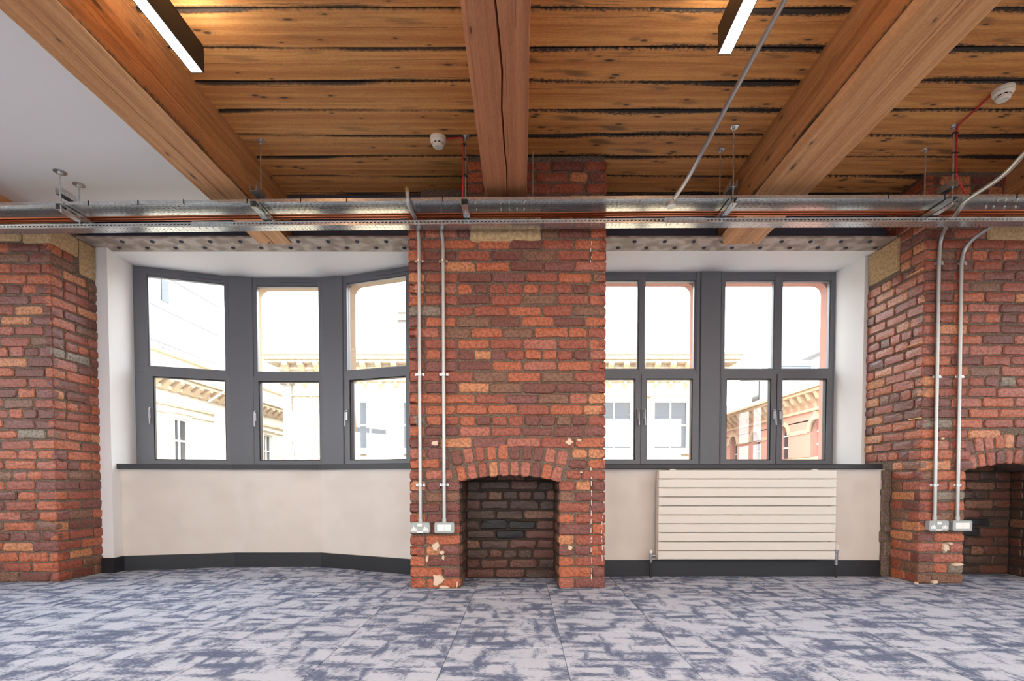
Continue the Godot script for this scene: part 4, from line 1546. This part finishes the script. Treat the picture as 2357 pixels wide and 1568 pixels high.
func build_trays() -> void:
	var upper := thing("cable_tray", "wide galvanised perforated cable tray on brackets, with black cable ties on its lip", "cable tray", Vector3(0, 2.5, -3.35))
	var lower := thing("cable_tray", "narrow galvanised cable tray with a slotted lip under the copper pipes", "cable tray", Vector3(0, 2.42, -3.49))
	for i in 3:
		var a := Vector3(TRAY_X[i], 0, -TRAY_D[i])
		var b := Vector3(TRAY_X[i + 1], 0, -TRAY_D[i + 1])
		var ux := (b - a).normalized()
		var len := a.distance_to(b)
		# wide tray: bottom runs back from the front lip (local z negative = deeper)
		var t := Transform3D(Basis(ux, Vector3.UP, ux.cross(Vector3.UP)), a - Vector3(0, 0, -3.35))
		var lanes := []
		for r in 11:
			var z := 0.014 + r * 0.0122
			if r % 2 == 0:
				var o := 0.012 if (r / 2) % 2 else 0.0
				lanes.append([z - 0.0023, z + 0.0023, 0.139, [[0.0, 0.0052], [0.028 + o, 0.040 + o], [0.062 + o, 0.074 + o], [0.096 + o, 0.108 + o]]])
			else:
				lanes.append([z - 0.0023, z + 0.0023, 0.139, [[0.0, 0.0052]]])
		var flipped := Transform3D(Basis(ux, Vector3.UP, -(ux.cross(Vector3.UP))), a - Vector3(0, 0, -3.35))
		flipped.basis.z = Vector3(0, 0, -1) if absf(ux.z) < 1e-6 else Vector3(ux.z, 0, -ux.x)
		var st := begin()
		perforated(st, len, 0.15, lanes, flipped)
		for z in [0.0, 0.1488]:
			var e := [Vector3(0, 0, z), Vector3(len, 0, z), Vector3(len, 0.019, z), Vector3(0, 0.019, z)]
			for dz in [0.0, 0.0012]:
				var q := e.map(func(p: Vector3) -> Vector3: return flipped * (p + Vector3(0, 0, dz)))
				poly(st, q, flipped * (Vector3(len * 0.5, 0.01, z + 0.0006)))
		part(st, "tray_length", M.galvanised, upper)
		# narrow tray
		var back := Transform3D(flipped.basis, a + Vector3(0, 0, -0.137) - Vector3(0, 0, -3.49))
		lanes = []
		for r in 3:
			var z := 0.014 + r * 0.0225
			var o := 0.011 if r % 2 else 0.0
			lanes.append([z - 0.0028, z + 0.0028, 0.05, [[0.006 + o, 0.016 + o], [0.036, 0.0405]] if r != 1 else [[0.0 + o, 0.010 + o], [0.036, 0.041]]])
		st = begin()
		perforated(st, len, 0.075, lanes, back)
		var upright := Transform3D(Basis(back.basis.x, Vector3(0, 0, -1), Vector3.UP), back.origin)
		perforated(st, len, 0.028, [[0.012, 0.018, 0.025, [[0.005, 0.019]]]], upright)
		perforated(st, len, 0.028, [[0.012, 0.018, 0.025, [[0.005, 0.019]]]], Transform3D(upright.basis, back * Vector3(0, 0, 0.0738)))
		part(st, "tray_length", M.galvanised, lower)
	# cables lying in both trays
	for k in 10:
		var wide_one := k < 7
		var tone: String = ["black_plastic", "cable_grey", "black_plastic", "cable_grey", "black_plastic", "black_plastic", "cable_grey", "black_plastic", "cable_grey", "black_plastic"][k]
		var where_text := "wide" if wide_one else "narrow"
		var o := thing("power_cable", "%s power cable lying in the %s cable tray" % ["grey" if tone == "cable_grey" else "black", where_text], "cable", Vector3(0, 2.511 if wide_one else 2.432, -3.35), "cables in the %s tray" % where_text)
		var st := begin()
		var pts := []
		for i in 4:
			pts.append(Vector3(TRAY_X[i], 0, -(TRAY_D[i] + (0.013 + k * 0.0207 if wide_one else 0.150 + (k - 7) * 0.0215) - 3.35)))
		tube(st, pts, 0.0094, 10)
		part(st, "sheath", M[tone], o)
	# plates joining the lengths of the narrow tray
	for x in [-2.04, 1.06]:
		var d := tray_d(x) + 0.137
		var st := begin()
		box(st, Vector3(-0.13, -0.004, 0.0), Vector3(0.13, 0.030, 0.003))
		box(st, Vector3(-0.11, -0.0045, -0.045), Vector3(0.13, -0.0015, 0.0))
		for k in 5:
			box(st, Vector3(-0.09 + k * 0.045, -0.008, -0.03), Vector3(-0.087 + k * 0.045, -0.004, -0.005))
		part(st, "joining_plate", M.galvanised, lower, Transform3D(Basis(), Vector3(x, 0, -d + 3.49)))
	# bolts in the middle of the wide tray
	var bolt := begin()
	lathe(bolt, Vector3.ZERO, Vector3.DOWN, [Vector2(0.0075, 0), Vector2(0.0075, 0.004), Vector2(0.004, 0.0045), Vector2(0.004, 0.011), Vector2(0, 0.011)], 8)
	var bm := bolt.commit()
	for x in [-0.29, -0.13, -0.078, -0.028, 0.018, 2.98, 3.03, 3.10, 3.17]:
		for z in [0.03, 0.115]:
			put(bm, "bolt", M.bolt, upper, Transform3D(Basis(), Vector3(x, 0.0, -tray_d(x) - z + 3.35)))
	# cable ties round the lip
	for px in [190, 308, 416, 565, 690, 797, 1019, 2037, 2164, 2222, 2328]:
		var p := spot(px, 456, 3.35)
		var d := tray_d(p.x)
		box_part(Vector3(p.x - 0.0025, -0.006, -d + 3.35 - 0.004), Vector3(p.x + 0.0025, 0.024, -d + 3.35 + 0.004), 0.001, "cable_tie", M.black_plastic, upper)
	# copper pipes behind the wide tray
	for k in [[3.528, 2.511, "copper heating pipe running behind the wide cable tray"], [3.566, 2.511, "second copper heating pipe, farther from the wide cable tray"]]:
		var o := thing("copper_pipe", k[2], "pipe", Vector3(0, k[1], -k[0]))
		var st := begin()
		var pts := []
		for i in 4:
			pts.append(Vector3(TRAY_X[i], 0, -(TRAY_D[i] - 3.35)))
		tube(st, pts, 0.0135 if k[0] < 3.55 else 0.011, 12)
		part(st, "pipe", M.copper, o)
	# trapeze brackets hanging from the ceiling
	var where := [[-2.92, PLASTER, 3.36, 3.53, "steel tray bracket hanging from the white ceiling"], [-1.675, TOP, 3.44, 0.0, "steel tray bracket beside the stained pine beam"], [-0.355, TOP, 3.40, 0.0, "steel tray bracket on the rod with red cable next to the cracked beam"], [1.311, TOP, 3.36, 3.53, "steel tray bracket beside the thick beam over the radiator"], [2.664, TOP, 3.37, 3.53, "steel tray bracket on the rod with the red cable above the conduits"]]
	for b in where:
		var x: float = b[0]
		var d := tray_d(x)
		var o := thing("tray_bracket", b[4], "bracket", Vector3(x, 2.455, -d), "trapeze brackets of the cable trays")
		var st := begin()
		var l0 := 0.03
		var l1 := -0.245
		# channel with a slotted side
		box(st, Vector3(-0.0205, 0.0, l1), Vector3(-0.018, 0.041, l0))
		box(st, Vector3(-0.0205, 0.0385, l1), Vector3(0.0205, 0.041, l0))
		box(st, Vector3(-0.0205, 0.0, l1), Vector3(0.0205, 0.0025, l0))
		perforated(st, l0 - l1, 0.041, [[0.014, 0.027, 0.075, [[0.012, 0.062]]]], Transform3D(Basis(Vector3.BACK, Vector3.RIGHT, Vector3.UP), Vector3(0.0185, 0.0, l1)))
		part(st, "channel", M.galvanised, o)
		if x < -3.0 or x > -1.0 and x < 0.0:
			pass
		else:
			st = begin()
			box(st, Vector3(-0.0205, 0.10, -0.09), Vector3(0.0205, 0.104, 0.028))
			box(st, Vector3(-0.0205, 0.104, -0.09), Vector3(-0.018, 0.141, 0.028))
			box(st, Vector3(0.018, 0.104, -0.09), Vector3(0.0205, 0.141, 0.028))
			part(st, "upper_arm", M.galvanised, o)
		for z in [b[2] if x > -1.7 and x < 0.0 else d - 0.012, b[3]]:
			if z == 0.0:
				continue
			st = begin()
			tube(st, [Vector3(0, -0.012, d - z), Vector3(0, b[1] - 2.455 - 0.001, d - z)], 0.0052, 8)
			part(st, "rod", M.galvanised, o)
			st = begin()
			if b[1] == PLASTER:
				lathe(st, Vector3(0, b[1] - 2.455 - 0.0005, d - z), Vector3.DOWN, [Vector2(0, 0), Vector2(0.036, 0), Vector2(0.036, 0.004), Vector2(0.012, 0.006), Vector2(0.012, 0.018), Vector2(0, 0.018)], 16)
			else:
				box(st, Vector3(-0.018, b[1] - 2.455 - 0.006, d - z - 0.02), Vector3(0.026, b[1] - 2.455 + 0.001, d - z + 0.02), 0.001)
				lathe(st, Vector3(0, b[1] - 2.455 - 0.006, d - z), Vector3.DOWN, [Vector2(0.01, 0), Vector2(0.01, 0.016), Vector2(0, 0.016)], 8)
			part(st, "ceiling_plate", M.galvanised, o)
		put(bm, "bolt", M.bolt, o, Transform3D(Basis(), Vector3(0, 0.0, -0.17)))
	# a lone threaded rod beside the cracked beam
	var rod := thing("threaded_rod", "thin threaded rod hanging beside the cracked beam", "rod", Vector3(0.076, 2.43, -3.565))
	var st3 := begin()
	tube(st3, [Vector3(0, 0, 0), Vector3(0, TOP - 2.43, 0)], 0.0052, 8)
	part(st3, "rod", M.galvanised, rod)


func saddle(o: Node3D, at: Vector3, r: float) -> void:
	var st := begin()
	var pts := []
	for k in 9:
		var t := PI * k / 8.0
		pts.append(Vector2(cos(t) * (r + 0.0025), sin(t) * (r + 0.0025)))
	for k in 8:
		var a: Vector2 = pts[k]
		var b: Vector2 = pts[k + 1]
		for h in [[1.0, 0.0]]:
			poly(st, [Vector3(a.x, -0.009, a.y), Vector3(b.x, -0.009, b.y), Vector3(b.x, 0.009, b.y), Vector3(a.x, 0.009, a.y)], Vector3.ZERO)
	for s in [-1.0, 1.0]:
		box(st, Vector3(minf(s * r, s * 0.031), -0.009, -0.013), Vector3(maxf(s * r, s * 0.031), 0.009, -0.008), 0.001)
		lathe(st, Vector3(s * 0.024, 0, -0.008), Vector3.BACK, [Vector2(0.005, 0), Vector2(0.004, 0.003), Vector2(0, 0.0035)], 10)
	part(st, "saddle", M.galvanised, o, Transform3D(Basis(), at))


func build_conduits() -> void:
	var r := 0.0125
	# two runs down the chimney breast
	var z := -3.591
	for c in [[-0.690, "galvanised conduit running down to the double socket on the chimney breast", 0], [-0.527, "galvanised conduit running down to the blank plate on the chimney breast", 1]]:
		var o := thing("conduit", c[1], "conduit", Vector3(c[0], 0, z), "")
		var st := begin()
		var up := [Vector3(0, 0.452, 0), Vector3(0, 2.34, 0), Vector3(-0.016, 2.47, 0.0)]
		if c[2] == 0:
			up = [Vector3(0, 0.452, 0), Vector3(0, 2.34, 0.0), Vector3(-0.006, 2.475, 0.0), Vector3(-0.018, 2.475, 0.258), Vector3(-0.02, 2.545, 0.260)]
		tube(st, bend(up, 0.05, 8), r, 12)
		part(st, "tube", M.conduit, o)
		for y in [2.228, 1.467, 0.717]:
			saddle(o, Vector3(0, y, 0), r)
		st = begin()
		lathe(st, Vector3(0, 0.452, 0), Vector3.UP, [Vector2(0.0155, 0), Vector2(0.0155, 0.035), Vector2(r, 0.037)], 14)
		part(st, "coupler", M.conduit, o)
		if c[2] == 0:
			st = begin()
			lathe(st, Vector3(-0.02, 2.542, 0.260), Vector3.UP, [Vector2(0.0, 0), Vector2(0.0135, 0.0), Vector2(0.0135, 0.014), Vector2(0.017, 0.016), Vector2(0.017, 0.028), Vector2(0.009, 0.030), Vector2(0.0, 0.028)], 14)
			part(st, "brass_bush", M.brass, o)
	# two runs down the far pier
	for c in [[2.966, 3.766, 0, "galvanised conduit running down to the double socket beside the second fireplace"], [3.129, 3.766, 1, "galvanised conduit running down to the blank plate beside the second fireplace"]]:
		var o := thing("conduit", c[3], "conduit", Vector3(c[0], 0, -c[1]))
		var st := begin()
		var top := []
		if c[2] == 0:
			top = [spot(2161, 600, 3.766), spot(2165, 548, 3.766), spot(2178, 522, 3.66), spot(2200, 494, 3.50), spot(2222, 462, 3.25), spot(2312, 404, 2.95), spot(2362, 348, 2.75), spot(2420, 300, 2.6)]
		else:
			top = [spot(2213, 600, 3.766), spot(2220, 572, 3.766), spot(2246, 544, 3.70), spot(2292, 516, 3.60)]
		var pts := [Vector3(0, 0.455, 0)]
		for p in top:
			pts.append(p - o.position)
		tube(st, bend(pts, 0.10, 6), r, 12)
		part(st, "tube", M.conduit, o)
		for y in [2.283, 1.486, 0.713]:
			saddle(o, Vector3(0, y, 0), r)
		st = begin()
		lathe(st, Vector3(0, 0.455, 0), Vector3.UP, [Vector2(0.0155, 0), Vector2(0.0155, 0.035), Vector2(r, 0.037)], 14)
		part(st, "coupler", M.conduit, o)
	# the run under the ceiling that drops to the tray
	var o2 := thing("conduit", "galvanised conduit under the ceiling bending down to a round box on the wide tray", "conduit", Vector3(1.11, 2.77, -2.2))
	var st := begin()
	var path := [Vector3(1.108, 2.77, 4.4), Vector3(1.108, 2.77, -1.5), spot(1672, 245, 2.86), spot(1612, 358, 3.19), spot(1583, 412, 3.26), spot(1550, 460, 3.285)]
	var rel := []
	for p in path:
		rel.append(p - o2.position)
	tube(st, bend(rel, 0.09, 6), r, 12)
	part(st, "tube", M.conduit, o2)
	st = begin()
	lathe(st, spot(1545, 476, 3.287) - o2.position, Vector3.UP, [Vector2(0, 0), Vector2(0.03, 0.0), Vector2(0.033, 0.004), Vector2(0.033, 0.024), Vector2(0.012, 0.026), Vector2(0.012, 0.04)], 18)
	part(st, "junction_box", M.conduit, o2)
	for k in [-1.6, 0.2, 2.0]:
		st = begin()
		tube(st, [Vector3(1.108, 2.782, k) - o2.position, Vector3(1.108, TOP + 0.004, k) - o2.position], 0.004, 8)
		part(st, "hanger", M.galvanised, o2)


func outlet(label: String, c: Vector3, w: float, h: float, double: bool) -> void:
	var o := thing("double_socket" if double else "blank_plate", label, "socket", c)
	var st := begin()
	ring_plate(st, round_rect(Vector2(-w * 0.5, -h * 0.5), Vector2(w * 0.5, h * 0.5), 0.012), round_rect(Vector2(-w * 0.42, -h * 0.4), Vector2(w * 0.42, h * 0.4), 0.008), 0.0, 0.036)
	part(st, "back_box", M.socket_grey, o)
	st = begin()
	slab(st, round_rect(Vector2(-w * 0.5 - 0.001, -h * 0.5 - 0.001), Vector2(w * 0.5 + 0.001, h * 0.5 + 0.001), 0.012), 0.036, 0.040)
	part(st, "plate", M.socket_grey, o)
	if double:
		for s in [-1.0, 1.0]:
			st = begin()
			var x: float = s * w * 0.285
			slab(st, [Vector2(x - 0.019, -0.021), Vector2(x + 0.019, -0.021), Vector2(x + 0.019, -0.006), Vector2(x + 0.008, -0.005), Vector2(x + 0.008, 0.015), Vector2(x - 0.008, 0.015), Vector2(x - 0.008, -0.005), Vector2(x - 0.019, -0.006)], 0.040, 0.0415)
			var f := part(st, "socket_face", M.socket_white, o)
			st = begin()
			box(st, Vector3(x - 0.002, 0.004, 0.0405), Vector3(x + 0.002, 0.011, 0.0418))
			for e in [-1.0, 1.0]:
				box(st, Vector3(x + e * 0.011 - 0.0035, -0.0155, 0.0405), Vector3(x + e * 0.011 + 0.0035, -0.0125, 0.0418))
			part(st, "pin_hole", M.hole, f)
		for s in [-1.0, 1.0]:
			box_part(Vector3(minf(0, s * 0.0155), 0.008, 0.040), Vector3(maxf(0, s * 0.0155), 0.029, 0.0445), 0.001, "rocker", M.socket_white, o)
		box_part(Vector3(-0.02, -0.034, 0.040), Vector3(0.02, -0.024, 0.0408), 0.0, "label", M.socket_white, o)
	else:
		for s in [-1.0, 1.0]:
			box_part(Vector3(minf(0.0005 * s, s * w * 0.36), -0.022, 0.040), Vector3(maxf(0.0005 * s, s * w * 0.36), 0.022, 0.0425), 0.001, "blank_module", M.socket_white, o)
	for s in [-1.0, 1.0]:
		st = begin()
		lathe(st, Vector3(s * w * 0.43, 0, 0.040), Vector3.BACK, [Vector2(0.003, 0), Vector2(0.002, 0.0012), Vector2(0, 0.0014)], 8)
		part(st, "screw", M.bolt, o)


func build_sockets() -> void:
	outlet("grey metal double socket on the chimney breast between the windows", Vector3(-0.690, 0.425, -3.604), 0.132, 0.070, true)
	outlet("grey metal plate with two white blanks on the chimney breast between the windows", Vector3(-0.524, 0.425, -3.604), 0.132, 0.070, false)
	outlet("grey metal double socket on the pier beside the second fireplace", Vector3(2.975, 0.424, -3.776), 0.138, 0.072, true)
	outlet("grey metal plate with two white blanks on the pier beside the second fireplace", Vector3(3.142, 0.424, -3.776), 0.138, 0.072, false)


func build_detectors() -> void:
	for k in [[-0.53, -3.415, "cream smoke detector next to the cracked beam"], [2.69, -3.0, "cream smoke detector beyond the thick beam"]]:
		var o := thing("smoke_detector", k[2], "smoke detector", Vector3(k[0], TOP - 0.001, k[1]))
		var st := begin()
		lathe(st, Vector3.ZERO, Vector3.DOWN, [Vector2(0, 0), Vector2(0.052, 0), Vector2(0.053, 0.012), Vector2(0.050, 0.020)], 28)
		part(st, "base", M.detector, o)
		st = begin()
		lathe(st, Vector3.ZERO, Vector3.DOWN, [Vector2(0.050, 0.018), Vector2(0.050, 0.026), Vector2(0.044, 0.034), Vector2(0.038, 0.040)], 28)
		lathe(st, Vector3.ZERO, Vector3.DOWN, [Vector2(0.036, 0.046), Vector2(0.034, 0.056), Vector2(0.026, 0.062), Vector2(0, 0.063)], 28)
		part(st, "head", M.detector, o)
		st = begin()
		lathe(st, Vector3.ZERO, Vector3.DOWN, [Vector2(0.033, 0.036), Vector2(0.033, 0.048)], 20)
		var core := part(st, "smoke_chamber", M.hole, o)
		for i in 8:
			var t := TAU * i / 8.0
			var f := begin()
			box(f, Vector3(0.031, -0.047, -0.006), Vector3(0.0385, -0.036, 0.006))
			part(f, "fin", M.detector, core, Transform3D(Basis(Vector3.UP, t), Vector3.ZERO))
	var st := begin()
	var c1 := thing("red_cable", "red fire alarm cable from the smoke detector by the cracked beam", "cable", Vector3(-0.53, TOP, -3.4))
	var pts := [Vector3(-0.49, TOP - 0.012, -3.415), Vector3(-0.42, TOP - 0.012, -3.40), Vector3(-0.368, TOP - 0.014, -3.392), Vector3(-0.366, 2.86, -3.392), Vector3(-0.367, 2.66, -3.388), Vector3(-0.372, 2.60, -3.385), Vector3(-0.372, 2.512, -3.40)].map(func(p: Vector3) -> Vector3: return p - c1.position)
	tube(st, bend(pts, 0.02, 4), 0.0048, 8)
	part(st, "cable", M.red_cable, c1)
	st = begin()
	for y in [2.87, 2.78, 2.68]:
		box(st, Vector3(-0.374, y, -3.408) - c1.position, Vector3(-0.348, y + 0.006, -3.386) - c1.position)
	part(st, "cable_tie", M.black_plastic, c1)
	var c2 := thing("red_cable", "red fire alarm cable from the smoke detector beyond the thick beam", "cable", Vector3(2.69, TOP, -3.0))
	var p2 := [Vector3(2.65, TOP - 0.012, -3.02), Vector3(2.672, TOP - 0.012, -3.28), Vector3(2.680, TOP - 0.02, -3.300), Vector3(2.681, 2.64, -3.300), Vector3(2.70, 2.595, -3.305), Vector3(2.77, 2.53, -3.33)].map(func(p: Vector3) -> Vector3: return p - c2.position)
	st = begin()
	tube(st, bend(p2, 0.02, 4), 0.0055, 8)
	part(st, "cable", M.red_cable, c2)
	st = begin()
	for y in [2.88, 2.76, 2.64]:
		box(st, Vector3(2.656, y, -3.310) - c2.position, Vector3(2.689, y + 0.006, -3.293) - c2.position)
	part(st, "cable_tie", M.black_plastic, c2)
